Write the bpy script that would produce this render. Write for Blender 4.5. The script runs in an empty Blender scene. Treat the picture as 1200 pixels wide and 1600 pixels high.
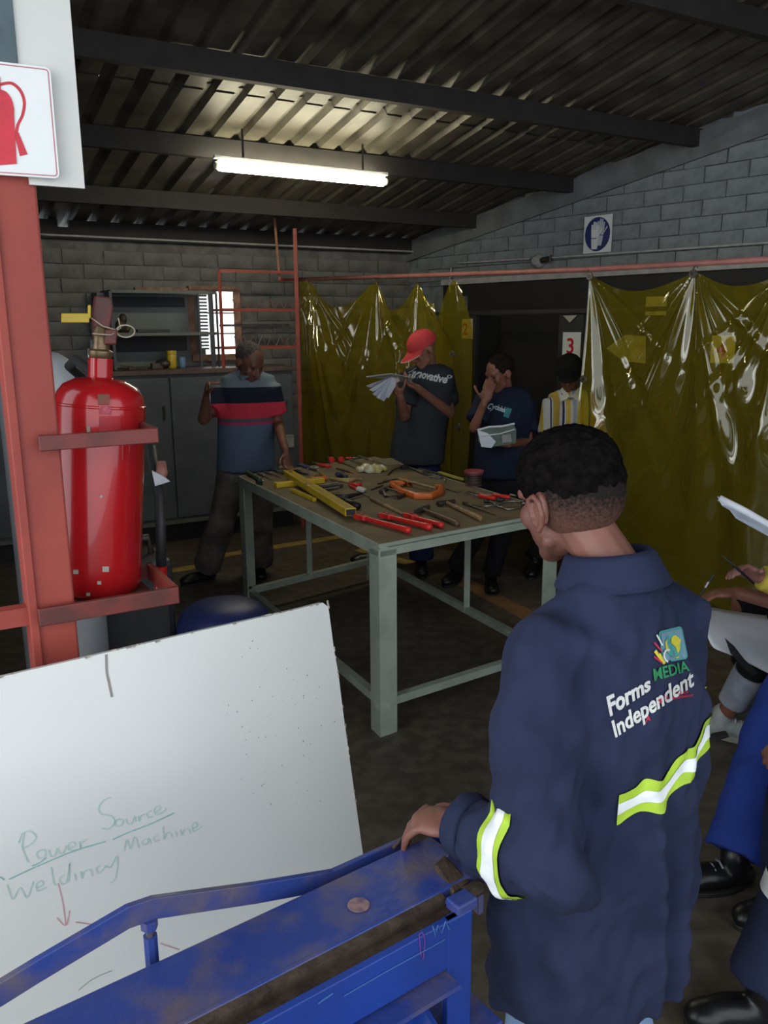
import bpy, bmesh, math, random
import numpy as np
from mathutils import Vector, Matrix, noise
from mathutils.bvhtree import BVHTree
random.seed(7)
V = Vector
PI = math.pi
SC = bpy.context.scene
COL = SC.collection

# ---------------------------------------------------------------- camera
FPX = 1297.0; TILT = math.radians(12.6); ROLL = -0.007; EYE = 1.65
_f = V((0, math.cos(TILT), -math.sin(TILT)))
_r0 = V((1, 0, 0)); _u0 = V((0, math.sin(TILT), math.cos(TILT)))
_r = _r0 * math.cos(ROLL) + _u0 * math.sin(ROLL)
_u = _u0 * math.cos(ROLL) - _r0 * math.sin(ROLL)
CAM = V((0, 0, EYE))
cd = bpy.data.cameras.new('camera'); co = bpy.data.objects.new('camera', cd); COL.objects.link(co)
cd.sensor_fit = 'VERTICAL'; cd.sensor_height = 36.0; cd.lens = 36.0 * FPX / 1600.0
cd.clip_start = 0.05; cd.clip_end = 200
m3 = Matrix((_r, _u, -_f)).transposed()
co.matrix_world = Matrix.Translation(CAM) @ m3.to_4x4()
SC.camera = co

# ---------------------------------------------------------------- world, lights, exposure
w = bpy.data.worlds.new('world'); SC.world = w; w.use_nodes = True
bg = w.node_tree.nodes['Background']
bg.inputs[0].default_value = (0.86, 0.93, 1.0, 1); bg.inputs[1].default_value = 2.0
def area(name, loc, target, size, size_y, power, color):
    l = bpy.data.lights.new(name, 'AREA'); l.shape = 'RECTANGLE'; l.size = size; l.size_y = size_y
    l.energy = power; l.color = color
    o = bpy.data.objects.new(name, l); COL.objects.link(o); o.location = loc
    o.rotation_euler = (V(target) - V(loc)).to_track_quat('-Z', 'Y').to_euler()
    return o
area('doorway_daylight', (-2.6, -1.6, 2.0), (0.2, 3.0, 0.9), 2.6, 2.4, 66, (0.97, 0.99, 1.0))
SC.view_settings.view_transform = 'Standard'; SC.view_settings.look = 'None'
SC.view_settings.gamma = 1.0; SC.view_settings.use_curve_mapping = False
SC.view_settings.exposure = 0.0

# ---------------------------------------------------------------- pixel -> world helpers
def ray(x, y): return _f + _r * ((x - 600) / FPX) - _u * ((y - 800) / FPX)
def at_z(x, y, z): d = ray(x, y); return CAM + d * ((z - EYE) / d.z)
def at_y(x, y, Y): d = ray(x, y); return CAM + d * (Y / d.y)
def at_pl(x, y, p, n): d = ray(x, y); return CAM + d * ((V(p) - CAM).dot(V(n)) / d.dot(V(n)))
def hdir(a): a = math.radians(a); return V((math.sin(a), math.cos(a), 0))
Z = V((0, 0, 1))

# ---------------------------------------------------------------- materials
MATS = {}
def mat(name, col, rough=0.6, metal=0.0, col2=None, scale=20.0, bump=0.0, bscale=None, spec=0.5, emit=None, mix=(0.4, 0.6), detail=5, dist=0.0, coat=0.0, stretch=None):
    if name in MATS: return MATS[name]
    m = bpy.data.materials.new(name); m.use_nodes = True
    nt = m.node_tree; b = nt.nodes['Principled BSDF']; L = nt.links
    b.inputs['Base Color'].default_value = (*col, 1); b.inputs['Roughness'].default_value = rough
    b.inputs['Metallic'].default_value = metal
    b.inputs['Specular IOR Level'].default_value = spec
    if coat: b.inputs['Coat Weight'].default_value = coat
    tc = nt.nodes.new('ShaderNodeTexCoord'); mp = nt.nodes.new('ShaderNodeMapping')
    L.new(tc.outputs['Object'], mp.inputs[0])
    if stretch: mp.inputs['Scale'].default_value = stretch
    n = nt.nodes.new('ShaderNodeTexNoise'); n.inputs['Scale'].default_value = scale
    n.inputs['Detail'].default_value = detail; n.inputs['Distortion'].default_value = dist
    L.new(mp.outputs[0], n.inputs['Vector'])
    if col2 is None: col2 = tuple(c * 0.8 for c in col)
    r = nt.nodes.new('ShaderNodeValToRGB'); r.color_ramp.elements[0].position = mix[0]; r.color_ramp.elements[1].position = mix[1]
    r.color_ramp.elements[0].color = (*col, 1); r.color_ramp.elements[1].color = (*col2, 1)
    L.new(n.outputs[0], r.inputs[0]); L.new(r.outputs[0], b.inputs['Base Color'])
    if bump:
        n2 = nt.nodes.new('ShaderNodeTexNoise'); n2.inputs['Scale'].default_value = bscale or scale * 3
        n2.inputs['Detail'].default_value = 6
        L.new(mp.outputs[0], n2.inputs['Vector'])
        bp = nt.nodes.new('ShaderNodeBump'); bp.inputs['Strength'].default_value = bump; bp.inputs['Distance'].default_value = 0.01
        L.new(n2.outputs[0], bp.inputs['Height']); L.new(bp.outputs[0], b.inputs['Normal'])
    if emit:
        b.inputs['Emission Color'].default_value = (*emit[0], 1); b.inputs['Emission Strength'].default_value = emit[1]
    MATS[name] = m; return m

def banded(name, axis, stops, rough=0.85, interp='CONSTANT', rng=(0, 1)):
    """colour bands along one object axis (woven / knitted stripes)"""
    m = bpy.data.materials.new(name); m.use_nodes = True
    nt = m.node_tree; b = nt.nodes['Principled BSDF']; b.inputs['Roughness'].default_value = rough
    b.inputs['Specular IOR Level'].default_value = 0.2
    tc = nt.nodes.new('ShaderNodeTexCoord'); sx = nt.nodes.new('ShaderNodeSeparateXYZ')
    nt.links.new(tc.outputs['Object'], sx.inputs[0])
    mr = nt.nodes.new('ShaderNodeMapRange'); mr.inputs[1].default_value = rng[0]; mr.inputs[2].default_value = rng[1]
    nt.links.new(sx.outputs[axis], mr.inputs[0])
    r = nt.nodes.new('ShaderNodeValToRGB'); cr = r.color_ramp; cr.interpolation = interp
    while len(cr.elements) > 1: cr.elements.remove(cr.elements[-1])
    cr.elements[0].position = 0; cr.elements[0].color = (*stops[0][1], 1)
    for p, c in stops[1:]:
        e = cr.elements.new((p - rng[0]) / (rng[1] - rng[0])); e.color = (*c, 1)
    nt.links.new(mr.outputs[0], r.inputs[0]); nt.links.new(r.outputs[0], b.inputs['Base Color'])
    MATS[name] = m; return m

M_redpost = mat('red_primer_paint', (0.30, 0.045, 0.03), 0.6, col2=(0.24, 0.035, 0.025), scale=6)
M_reddark = mat('oxide_red_bar', (0.15, 0.024, 0.018), 0.5, col2=(0.085, 0.02, 0.016), scale=15)
M_redext = mat('extinguisher_red', (0.42, 0.008, 0.012), 0.22, col2=(0.36, 0.008, 0.010), scale=4, coat=0.5)
M_white = mat('white_enamel', (0.62, 0.62, 0.58), 0.45, col2=(0.56, 0.56, 0.52), scale=3)
M_signwhite = mat('sign_white', (0.72, 0.74, 0.73), 0.4, col2=(0.66, 0.68, 0.68), scale=5)
M_signred = mat('sign_red', (0.55, 0.012, 0.03), 0.4)
M_signblue = mat('sign_navy', (0.02, 0.03, 0.14), 0.4)
M_board = mat('whiteboard_enamel', (0.66, 0.67, 0.64), 0.28, col2=(0.60, 0.615, 0.60), scale=2.5, mix=(.35, .7))
M_chip = mat('board_edge_chipped', (0.45, 0.42, 0.36), 0.8, col2=(0.2, 0.17, 0.13), scale=60)
M_black = mat('black_plastic', (0.012, 0.012, 0.013), 0.45)
M_rubber = mat('black_rubber', (0.018, 0.018, 0.019), 0.6)
M_steel = mat('bare_steel', (0.35, 0.34, 0.33), 0.35, 0.85, col2=(0.22, 0.20, 0.18), scale=30)
M_darksteel = mat('dark_steel', (0.06, 0.055, 0.05), 0.45, 0.6, col2=(0.10, 0.08, 0.06), scale=30)
M_rust = mat('worn_steel_jaw', (0.085, 0.06, 0.042), 0.55, 0.4, col2=(0.05, 0.035, 0.026), scale=25, bump=0.3, stretch=(1, 1, 1))
M_blue = mat('blue_machine_paint', (0.022, 0.045, 0.21), 0.42, col2=(0.105, 0.085, 0.11), scale=11, mix=(0.46, 0.70), bump=0.15, bscale=60, detail=8)
M_bluebright = mat('blue_machine_paint_clean', (0.012, 0.045, 0.27), 0.38, col2=(0.010, 0.035, 0.21), scale=5)
M_table = mat('pale_green_frame_paint', (0.33, 0.38, 0.31), 0.55, col2=(0.27, 0.31, 0.25), scale=8)
M_tabletop = mat('brown_board_top', (0.165, 0.12, 0.058), 0.7, col2=(0.115, 0.083, 0.042), scale=7, bump=0.1)
M_wood = mat('tool_wood', (0.32, 0.21, 0.10), 0.5, col2=(0.20, 0.12, 0.05), scale=40)
M_yellow = mat('tool_yellow', (0.62, 0.43, 0.02), 0.4, col2=(0.52, 0.36, 0.02), scale=10)
M_orange = mat('tool_orange', (0.62, 0.13, 0.015), 0.45)
M_red = mat('tool_red', (0.62, 0.025, 0.02), 0.4, col2=(0.54, 0.02, 0.018), scale=20)
M_green = mat('tool_green', (0.06, 0.12, 0.06), 0.5)
M_toolblue = mat('tool_blue', (0.04, 0.05, 0.14), 0.5)
M_paper = mat('paper', (0.62, 0.64, 0.68), 0.8, col2=(0.55, 0.57, 0.62), scale=6)
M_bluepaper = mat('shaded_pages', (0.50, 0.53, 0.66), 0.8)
M_cab = mat('grey_cabinet_paint', (0.085, 0.095, 0.105), 0.5, col2=(0.065, 0.072, 0.08), scale=5)
M_cabin = mat('cabinet_inside', (0.13, 0.145, 0.13), 0.6, col2=(0.11, 0.12, 0.11), scale=3)
M_worktop = mat('brown_worktop', (0.12, 0.075, 0.055), 0.6, col2=(0.08, 0.05, 0.04), scale=15)
M_brick = mat('painted_grey_block', (0.23, 0.255, 0.26), 0.85, col2=(0.165, 0.185, 0.19), scale=9, bump=0.5, bscale=35)
M_brickback = mat('grey_plastered_block', (0.19, 0.185, 0.17), 0.9, col2=(0.105, 0.10, 0.09), scale=5, bump=0.9, bscale=16)
M_mortar = mat('mortar_painted', (0.22, 0.245, 0.25), 0.95, col2=(0.14, 0.155, 0.155), scale=10, bump=0.5, bscale=30)
M_mortarback = mat('mortar_back', (0.17, 0.165, 0.15), 0.95, col2=(0.115, 0.11, 0.10), scale=10, bump=0.5, bscale=30)
M_plaster = mat('grey_plaster', (0.17, 0.18, 0.18), 0.9, col2=(0.12, 0.125, 0.125), scale=5, bump=0.3)
M_whiteplaster = mat('white_lintel_paint', (0.45, 0.43, 0.41), 0.8, col2=(0.36, 0.34, 0.32), scale=10)
M_booth = mat('black_booth_paint', (0.014, 0.014, 0.015), 0.65, col2=(0.020, 0.019, 0.019), scale=3)
M_boothgrey = mat('dark_grey_panel', (0.035, 0.036, 0.036), 0.6, col2=(0.028, 0.029, 0.028), scale=4)
M_floor = None
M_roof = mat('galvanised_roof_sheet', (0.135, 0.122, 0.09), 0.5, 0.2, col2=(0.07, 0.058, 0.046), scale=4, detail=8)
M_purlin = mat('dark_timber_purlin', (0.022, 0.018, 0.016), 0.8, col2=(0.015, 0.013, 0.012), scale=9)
M_rack = mat('red_oxide_frame', (0.33, 0.055, 0.03), 0.55, col2=(0.25, 0.04, 0.025), scale=12)
M_rail = mat('pink_worn_rail', (0.42, 0.16, 0.13), 0.5, col2=(0.33, 0.12, 0.10), scale=12)
M_conduit = mat('pale_conduit', (0.42, 0.42, 0.40), 0.5)
M_navy = mat('navy_workwear', (0.018, 0.024, 0.058), 0.9, col2=(0.013, 0.018, 0.045), scale=7, bump=0.12, bscale=300, spec=0.25)
M_hivis = mat('lime_tape', (0.42, 0.62, 0.05), 0.6, spec=0.3)
M_reflect = mat('silver_reflective_tape', (0.85, 0.88, 0.88), 0.5, spec=0.5)
M_emb = mat('white_embroidery', (0.60, 0.60, 0.58), 0.8)
M_jeans = mat('light_blue_denim', (0.20, 0.30, 0.46), 0.85, col2=(0.16, 0.25, 0.40), scale=12)
M_hair = mat('black_hair', (0.0045, 0.004, 0.0038), 1.0, col2=(0.008, 0.007, 0.0065), scale=60, bump=0.35, bscale=260, spec=0.0)
def skin(name, c, c2=None): return mat(name, c, 0.5, col2=c2 or tuple(x * 0.8 for x in c), scale=9, spec=0.35)
M_skin1 = skin('skin_warm_brown', (0.24, 0.105, 0.068))
M_skin2 = skin('skin_deep_brown', (0.17, 0.068, 0.045))
M_skin3 = skin('skin_mid_brown', (0.21, 0.085, 0.055))
M_charcoal = mat('charcoal_cotton', (0.030, 0.034, 0.040), 0.9, col2=(0.024, 0.027, 0.033), scale=8, spec=0.2)
M_navytee = mat('navy_cotton', (0.012, 0.017, 0.035), 0.9, col2=(0.009, 0.013, 0.028), scale=8, spec=0.2)
M_trouser = mat('grey_brown_trousers', (0.16, 0.14, 0.125), 0.9, col2=(0.08, 0.07, 0.065), scale=6, spec=0.2)
M_blacktr = mat('black_trousers', (0.010, 0.010, 0.012), 0.9, spec=0.2)
M_navytr = mat('dark_navy_trousers', (0.012, 0.018, 0.055), 0.9, spec=0.2)
M_royal = mat('royal_blue_overall', (0.022, 0.05, 0.27), 0.85, col2=(0.018, 0.04, 0.22), scale=6, bump=0.1, bscale=100, spec=0.2)
M_shoe = mat('black_shoe_leather', (0.008, 0.008, 0.009), 0.35)
M_capred = mat('red_cap_cotton', (0.52, 0.035, 0.04), 0.8, col2=(0.45, 0.03, 0.035), scale=10)

def floor_mat():
    m = bpy.data.materials.new('worn_concrete_floor'); m.use_nodes = True; nt = m.node_tree; L = nt.links
    b = nt.nodes['Principled BSDF']; tc = nt.nodes.new('ShaderNodeTexCoord')
    n1 = nt.nodes.new('ShaderNodeTexNoise'); n1.inputs['Scale'].default_value = 1.1; n1.inputs['Detail'].default_value = 9
    n2 = nt.nodes.new('ShaderNodeTexNoise'); n2.inputs['Scale'].default_value = 14; n2.inputs['Detail'].default_value = 8
    L.new(tc.outputs['Object'], n1.inputs[0]); L.new(tc.outputs['Object'], n2.inputs[0])
    a = nt.nodes.new('ShaderNodeValToRGB'); a.color_ramp.elements[0].position = .35; a.color_ramp.elements[1].position = .7
    a.color_ramp.elements[0].color = (0.085, 0.068, 0.052, 1); a.color_ramp.elements[1].color = (0.15, 0.125, 0.095, 1)
    c = nt.nodes.new('ShaderNodeValToRGB'); c.color_ramp.elements[0].position = .42; c.color_ramp.elements[1].position = .62
    c.color_ramp.elements[0].color = (0.62, 0.6, 0.58, 1); c.color_ramp.elements[1].color = (1, 1, 1, 1)
    mx = nt.nodes.new('ShaderNodeMix'); mx.data_type = 'RGBA'; mx.blend_type = 'MULTIPLY'; mx.inputs[0].default_value = 1
    L.new(n1.outputs[0], a.inputs[0]); L.new(n2.outputs[0], c.inputs[0]); L.new(a.outputs[0], mx.inputs[6]); L.new(c.outputs[0], mx.inputs[7])
    L.new(mx.outputs[2], b.inputs['Base Color']); b.inputs['Roughness'].default_value = 0.55
    bp = nt.nodes.new('ShaderNodeBump'); bp.inputs['Strength'].default_value = .25; bp.inputs['Distance'].default_value = .01
    L.new(n2.outputs[0], bp.inputs['Height']); L.new(bp.outputs[0], b.inputs['Normal'])
    return m
M_floor = floor_mat()

def pvc_mat():
    m = bpy.data.materials.new('yellow_pvc_film'); m.use_nodes = True; nt = m.node_tree; L = nt.links
    nt.nodes.remove(nt.nodes['Principled BSDF']); out = nt.nodes['Material Output']
    tr = nt.nodes.new('ShaderNodeBsdfTransparent'); tr.inputs[0].default_value = (0.74, 0.61, 0.09, 1)
    df = nt.nodes.new('ShaderNodeBsdfDiffuse'); df.inputs[0].default_value = (0.60, 0.48, 0.03, 1)
    tl = nt.nodes.new('ShaderNodeBsdfTranslucent'); tl.inputs[0].default_value = (0.62, 0.50, 0.03, 1)
    gl = nt.nodes.new('ShaderNodeBsdfGlossy'); gl.inputs['Roughness'].default_value = 0.09; gl.inputs[0].default_value = (1, .97, .88, 1)
    m1 = nt.nodes.new('ShaderNodeMixShader'); m1.inputs[0].default_value = 0.45; L.new(df.outputs[0], m1.inputs[1]); L.new(tl.outputs[0], m1.inputs[2])
    m2 = nt.nodes.new('ShaderNodeMixShader'); m2.inputs[0].default_value = 0.25; L.new(tr.outputs[0], m2.inputs[1]); L.new(m1.outputs[0], m2.inputs[2])
    lw = nt.nodes.new('ShaderNodeLayerWeight'); lw.inputs[0].default_value = 0.5
    pw = nt.nodes.new('ShaderNodeMath'); pw.operation = 'POWER'; pw.inputs[1].default_value = 3.5; L.new(lw.outputs['Facing'], pw.inputs[0])
    fr = nt.nodes.new('ShaderNodeMath'); fr.operation = 'MULTIPLY_ADD'; fr.inputs[1].default_value = 0.6; fr.inputs[2].default_value = 0.085; L.new(pw.outputs[0], fr.inputs[0])
    m3_ = nt.nodes.new('ShaderNodeMixShader'); L.new(fr.outputs[0], m3_.inputs[0]); L.new(m2.outputs[0], m3_.inputs[1]); L.new(gl.outputs[0], m3_.inputs[2])
    L.new(m3_.outputs[0], out.inputs[0]); MATS['pvc'] = m; return m
M_pvc = pvc_mat()

# ---------------------------------------------------------------- mesh helpers
def wmx(o):
    m = o.matrix_basis.copy()
    return wmx(o.parent) @ m if o.parent else m

def link(name, me, parent=None, m=None, loc=None, smooth=False, bevel=0, kind=None):
    """mesh data is in world coordinates; moved into the parent's (or loc's) space"""
    o = bpy.data.objects.new(name, me)
    if m: 
        me.materials.clear(); me.materials.append(m)
    COL.objects.link(o)
    if parent:
        me.transform(wmx(parent).inverted()); o.parent = parent
    elif loc is not None:
        me.transform(Matrix.Translation(-V(loc))); o.location = loc
    if smooth:
        for p in me.polygons: p.use_smooth = True
        if smooth == 'auto':
            me.set_sharp_from_angle(angle=math.radians(40))
    if bevel:
        b = o.modifiers.new('bevel', 'BEVEL'); b.width = bevel; b.segments = 2; b.limit_method = 'ANGLE'; b.angle_limit = math.radians(40)
    if kind: o['kind'] = kind
    return o

class MB:
    def __init__(s): s.bm = bmesh.new()
    def box(s, c, size, ax=None):
        """c centre, size (sx, sy, sz) along axes ax=(X, Y, Z)"""
        X, Y, Zz = ax or (V((1, 0, 0)), V((0, 1, 0)), Z)
        vs = []
        for k in (-.5, .5):
            for j in (-.5, .5):
                for i in (-.5, .5):
                    vs.append(s.bm.verts.new(V(c) + X * size[0] * i + Y * size[1] * j + Zz * size[2] * k))
        for f in ((0, 2, 3, 1), (4, 5, 7, 6), (0, 1, 5, 4), (2, 6, 7, 3), (0, 4, 6, 2), (1, 3, 7, 5)):
            s.bm.faces.new([vs[i] for i in f])
        return s
    def bar(s, a, b, w, h, up=Z):
        """rectangular bar from a to b"""
        a = V(a); b = V(b); d = (b - a); X = d.normalized(); Y = up.cross(X)
        if Y.length < 1e-4: Y = V((1, 0, 0)).cross(X)
        Y.normalize(); U = X.cross(Y)
        return s.box((a + b) / 2, (d.length, w, h), (X, Y, U))
    def loft(s, rings, cap=True):
        """rings: lists of points, same count"""
        rv = [[s.bm.verts.new(p) for p in r] for r in rings]
        n = len(rv[0])
        for a, b in zip(rv, rv[1:]):
            for i in range(n):
                try: s.bm.faces.new((a[i], a[(i + 1) % n], b[(i + 1) % n], b[i]))
                except ValueError: pass
        if cap:
            for r, rev in ((rv[0], True), (rv[-1], False)):
                try: s.bm.faces.new(list(reversed(r)) if rev else r)
                except ValueError: pass
        return s
    def tube(s, pts, r, seg=10, cap=True):
        pts = [V(p) for p in pts]; n = len(pts); rs = r if hasattr(r, '__len__') else [r] * n
        rings = []; prev = None
        for i, p in enumerate(pts):
            t = (pts[min(i + 1, n - 1)] - pts[max(i - 1, 0)])
            if t.length < 1e-7: t = Z.copy()
            t.normalize()
            if prev is None:
                a = Z if abs(t.z) < .9 else V((1, 0, 0)); x = a.cross(t).normalized()
            else: x = (prev - t * prev.dot(t)).normalized()
            prev = x; y = t.cross(x)
            rings.append([p + (x * math.cos(2 * PI * k / seg) + y * math.sin(2 * PI * k / seg)) * rs[i] for k in range(seg)])
        return s.loft(rings, cap)
    def cyl(s, a, b, r, r2=None, seg=14): return s.tube([a, b], [r, r if r2 is None else r2], seg)
    def lathe(s, base, axis, prof, seg=32):
        """prof: [(r, h)] along axis"""
        axis = V(axis).normalized(); a = Z if abs(axis.z) < .9 else V((1, 0, 0)); x = a.cross(axis).normalized(); y = axis.cross(x)
        return s.loft([[V(base) + axis * h + (x * math.cos(2 * PI * k / seg) + y * math.sin(2 * PI * k / seg)) * max(r, 1e-4) for k in range(seg)] for r, h in prof])
    def prism(s, poly, d):
        """planar polygon (3D points) extruded by vector d"""
        d = V(d); return s.loft([[V(p) for p in poly], [V(p) + d for p in poly]])
    def ell(s, c, r, ax=None, seg=16, rn=10):
        X, Y, Zz = ax or (V((1, 0, 0)), V((0, 1, 0)), Z); rings = []
        for j in range(rn + 1):
            t = PI * j / rn; st = max(math.sin(t), 1e-3)
            rings.append([V(c) - Zz * r[2] * math.cos(t) + X * r[0] * st * math.cos(2 * PI * k / seg) + Y * r[1] * st * math.sin(2 * PI * k / seg) for k in range(seg)])
        return s.loft(rings)
    def cap(s, a, b, r0, r1, seg=12):
        """tapered capsule"""
        a = V(a); b = V(b); t = (b - a).normalized() if (b - a).length > 1e-6 else Z
        pts = []; rs = []
        for k in range(4): an = PI / 2 * k / 4; pts.append(a - t * r0 * math.cos(an)); rs.append(max(r0 * math.sin(an), 1e-4))
        pts.append(a); rs.append(r0); pts.append(b); rs.append(r1)
        for k in range(1, 5): an = PI / 2 * k / 4; pts.append(b + t * r1 * math.sin(an)); rs.append(max(r1 * math.cos(an), 1e-4))
        return s.tube(pts, rs, seg)
    def mesh(s, name='m'):
        bmesh.ops.recalc_face_normals(s.bm, faces=s.bm.faces)
        me = bpy.data.meshes.new(name); s.bm.to_mesh(me); s.bm.free(); return me
    def obj(s, name, m, parent=None, **k): return link(name, s.mesh(name), parent, m, **k)
    def remesh(s, name, voxel, smooth=2, disp=None):
        me = s.mesh(name); o = bpy.data.objects.new('tmp', me); COL.objects.link(o)
        r = o.modifiers.new('r', 'REMESH'); r.mode = 'VOXEL'; r.voxel_size = voxel
        if smooth:
            q = o.modifiers.new('s', 'SMOOTH'); q.iterations = smooth; q.factor = 0.5
        dg = bpy.context.evaluated_depsgraph_get(); dg.update()
        me2 = bpy.data.meshes.new_from_object(o.evaluated_get(dg))
        bpy.data.objects.remove(o); bpy.data.meshes.remove(me)
        if disp:
            ns = [v.normal.copy() for v in me2.vertices]
            for v, nn in zip(me2.vertices, ns): v.co = v.co + nn * disp(v.co, nn)
        for p in me2.polygons: p.use_smooth = True
        me2.name = name
        return me2

def tag(o, label=None, cat=None, group=None, kind=None):
    if label: o['label'] = label
    if cat: o['category'] = cat
    if group: o['group'] = group
    if kind: o['kind'] = kind
    return o
def thing(name, label, cat, loc=(0, 0, 0), group=None):
    o = bpy.data.objects.new(name, None); COL.objects.link(o); o.location = loc; o.empty_display_size = .1
    return tag(o, label, cat, group)

def text_mesh(txt, size, extrude=0.0005, offset=0.0, align='LEFT', shear=0.0, res=3):
    c = bpy.data.curves.new('t', 'FONT'); c.body = txt; c.size = size; c.extrude = extrude; c.offset = offset
    c.align_x = align; c.shear = shear; c.resolution_u = res
    o = bpy.data.objects.new('t', c); COL.objects.link(o)
    dg = bpy.context.evaluated_depsgraph_get(); dg.update()
    me = bpy.data.meshes.new_from_object(o.evaluated_get(dg)); bpy.data.objects.remove(o); bpy.data.curves.remove(c)
    return me
def frame(o, x, y, zz=None):
    x = V(x); y = V(y); zz = zz or x.cross(y)
    m = Matrix((x, y, zz)).transposed().to_4x4(); m.translation = V(o); return m
def on_plane_text(txt, size, org, X, Y, m, parent, name='lettering', **k):
    me = text_mesh(txt, size, **k); me.transform(frame(org, X, Y)); return link(name, me, parent, m)

def smooth2(pts, n=5):
    out = []; q = [V((*p, 0)) for p in pts]
    for i in range(len(q) - 1):
        p0, p1, p2, p3 = q[max(i - 1, 0)], q[i], q[i + 1], q[min(i + 2, len(q) - 1)]
        for k in range(n):
            t = k / n; v = 0.5 * ((2 * p1) + (-p0 + p2) * t + (2 * p0 - 5 * p1 + 4 * p2 - p3) * t * t + (-p0 + 3 * p1 - 3 * p2 + p3) * t ** 3); out.append((v.x, v.y))
    return out + [pts[-1]]

# ================================================================ THE SETTING
D = hdir(60); Nn = V((0.5, -0.8660254, 0))          # along the back wall; out of it towards the camera
PB = V((-1.854, 6.718, 0))
def bw(a, p, z): return PB + D * a + Nn * p + Z * z
def at_bw(x, y, p=0.0): return at_pl(x, y, bw(0, p, 0), Nn)
def bw_a(q): return (V(q) - PB).dot(D)
CR = V((0.251, 7.934, 0)); E_ = hdir(138); NE = V((E_.y, -E_.x, 0)); NE = NE if NE.y < 0 else -NE
def rw(s, p, z): return CR + E_ * s + NE * p + Z * z
def at_rw(x, y, p=0.0): return at_pl(x, y, rw(0, p, 0), NE)
def rw_s(q): return (V(q) - CR).dot(E_)
ROOF0 = 2.42; RS = 0.18
def roof_z(p): return ROOF0 + RS * (V(p) - PB).dot(Nn)
def rf(a, p, dz=0): q = bw(a, p, 0); q.z = ROOF0 + RS * p + dz; return q

# floor
b = MB(); b.box((0.4, 3.2, -0.06), (11, 12, 0.12)); fl = b.obj('floor', M_floor, kind='structure')
M_yline = mat('worn_yellow_floor_paint', (0.42, 0.29, 0.07), 0.7, col2=(0.22, 0.155, 0.06), scale=9, mix=(.45, .75))
M_oline = mat('worn_orange_floor_paint', (0.27, 0.13, 0.05), 0.7, col2=(0.15, 0.085, 0.045), scale=9, mix=(.4, .7))
def floor_line(p0, p1, wd, m, nm='floor_line'):
    a = at_z(*p0, 0.002); c = at_z(*p1, 0.002); a.z = c.z = 0.002
    b = MB(); b.bar(a, c, wd, 0.003); b.obj(nm, m, fl)
floor_line((190, 903), (330, 882), 0.10, M_yline); floor_line((345, 868), (560, 834), 0.10, M_yline)
floor_line((560, 858), (640, 880), 0.10, M_yline); floor_line((705, 898), (860, 980), 0.13, M_oline)

# back wall
b = MB(); b.bar(bw(-2.2, -0.12, 1.16), bw(4.2, -0.12, 1.16), 0.22, 2.32)
wb = b.obj('wall_back', M_mortarback, kind='structure')
b = MB(); b.bar(bw(-2.2, -0.006, 0.45), bw(4.0, -0.006, 0.45), 0.02, 0.9); b.obj('plaster_base', M_plaster, wb)
# brick meshes
def brick_mesh(sx, sy, sz, seed):
    rnd = random.Random(seed); b = MB(); b.box((0, 0, 0), (sx, sy, sz))
    bmesh.ops.bevel(b.bm, geom=list(b.bm.edges), offset=min(sy, sz) * 0.16, segments=1, affect='EDGES')
    for v in b.bm.verts:
        v.co += V((rnd.uniform(-1, 1) * .003, rnd.uniform(-1, 1) * .003, rnd.uniform(-1, 1) * .003))
    return b.mesh('brick')
BRK = [brick_mesh(0.294 - .002 * (i % 3), 0.020, 0.1005 - .001 * (i % 2), i) for i in range(6)]; HBRK = [brick_mesh(0.138, 0.03, 0.090, 20 + i) for i in range(3)]
def lay(wall, fn, X, N, a0, a1, z0, z1, skip, m, dz=0.105, da=0.30):
    for me in BRK + HBRK:
        pass
    meshes = [me.copy() for me in BRK]; hm = [me.copy() for me in HBRK]
    for me in meshes + hm: me.materials.append(m)
    k = 0; z = z0; row = 0; cnt = 0
    R3 = Matrix((X, -N, Z)).transposed().to_4x4()
    while z + dz / 2 < z1:
        a = a0 + (da / 2 if row % 2 else 0) + random.uniform(-.03, .03)
        while a < a1:
            if not skip(a, z):
                k += 1
                o = bpy.data.objects.new('brick', random.choice(meshes)); COL.objects.link(o)
                mm = R3.copy(); mm.translation = fn(a, random.uniform(-.008, -.004), z)
                o.matrix_basis = mm @ Matrix.Rotation(random.uniform(-.008, .008), 4, 'Y'); o.parent = wall; cnt += 1
            a += da
        z += dz; row += 1
    return cnt
# window opening position on the back wall
wq = [at_bw(338, 456), at_bw(366, 456), at_bw(372, 556)]
WA0 = bw_a(at_bw(300, 500)); WA1 = bw_a(at_bw(366, 500)); WZ0 = at_bw(345, 553).z; WZ1 = at_bw(345, 456).z
nb = lay(wb, bw, D, Nn, -1.2, 2.5, 1.02, 2.30, lambda a, z: (WA0 - .14 < a < WA1 + .14 and WZ0 - .05 < z < WZ1 + .05) or (a > 1.4 and z < 1.75), M_brickback)
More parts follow.
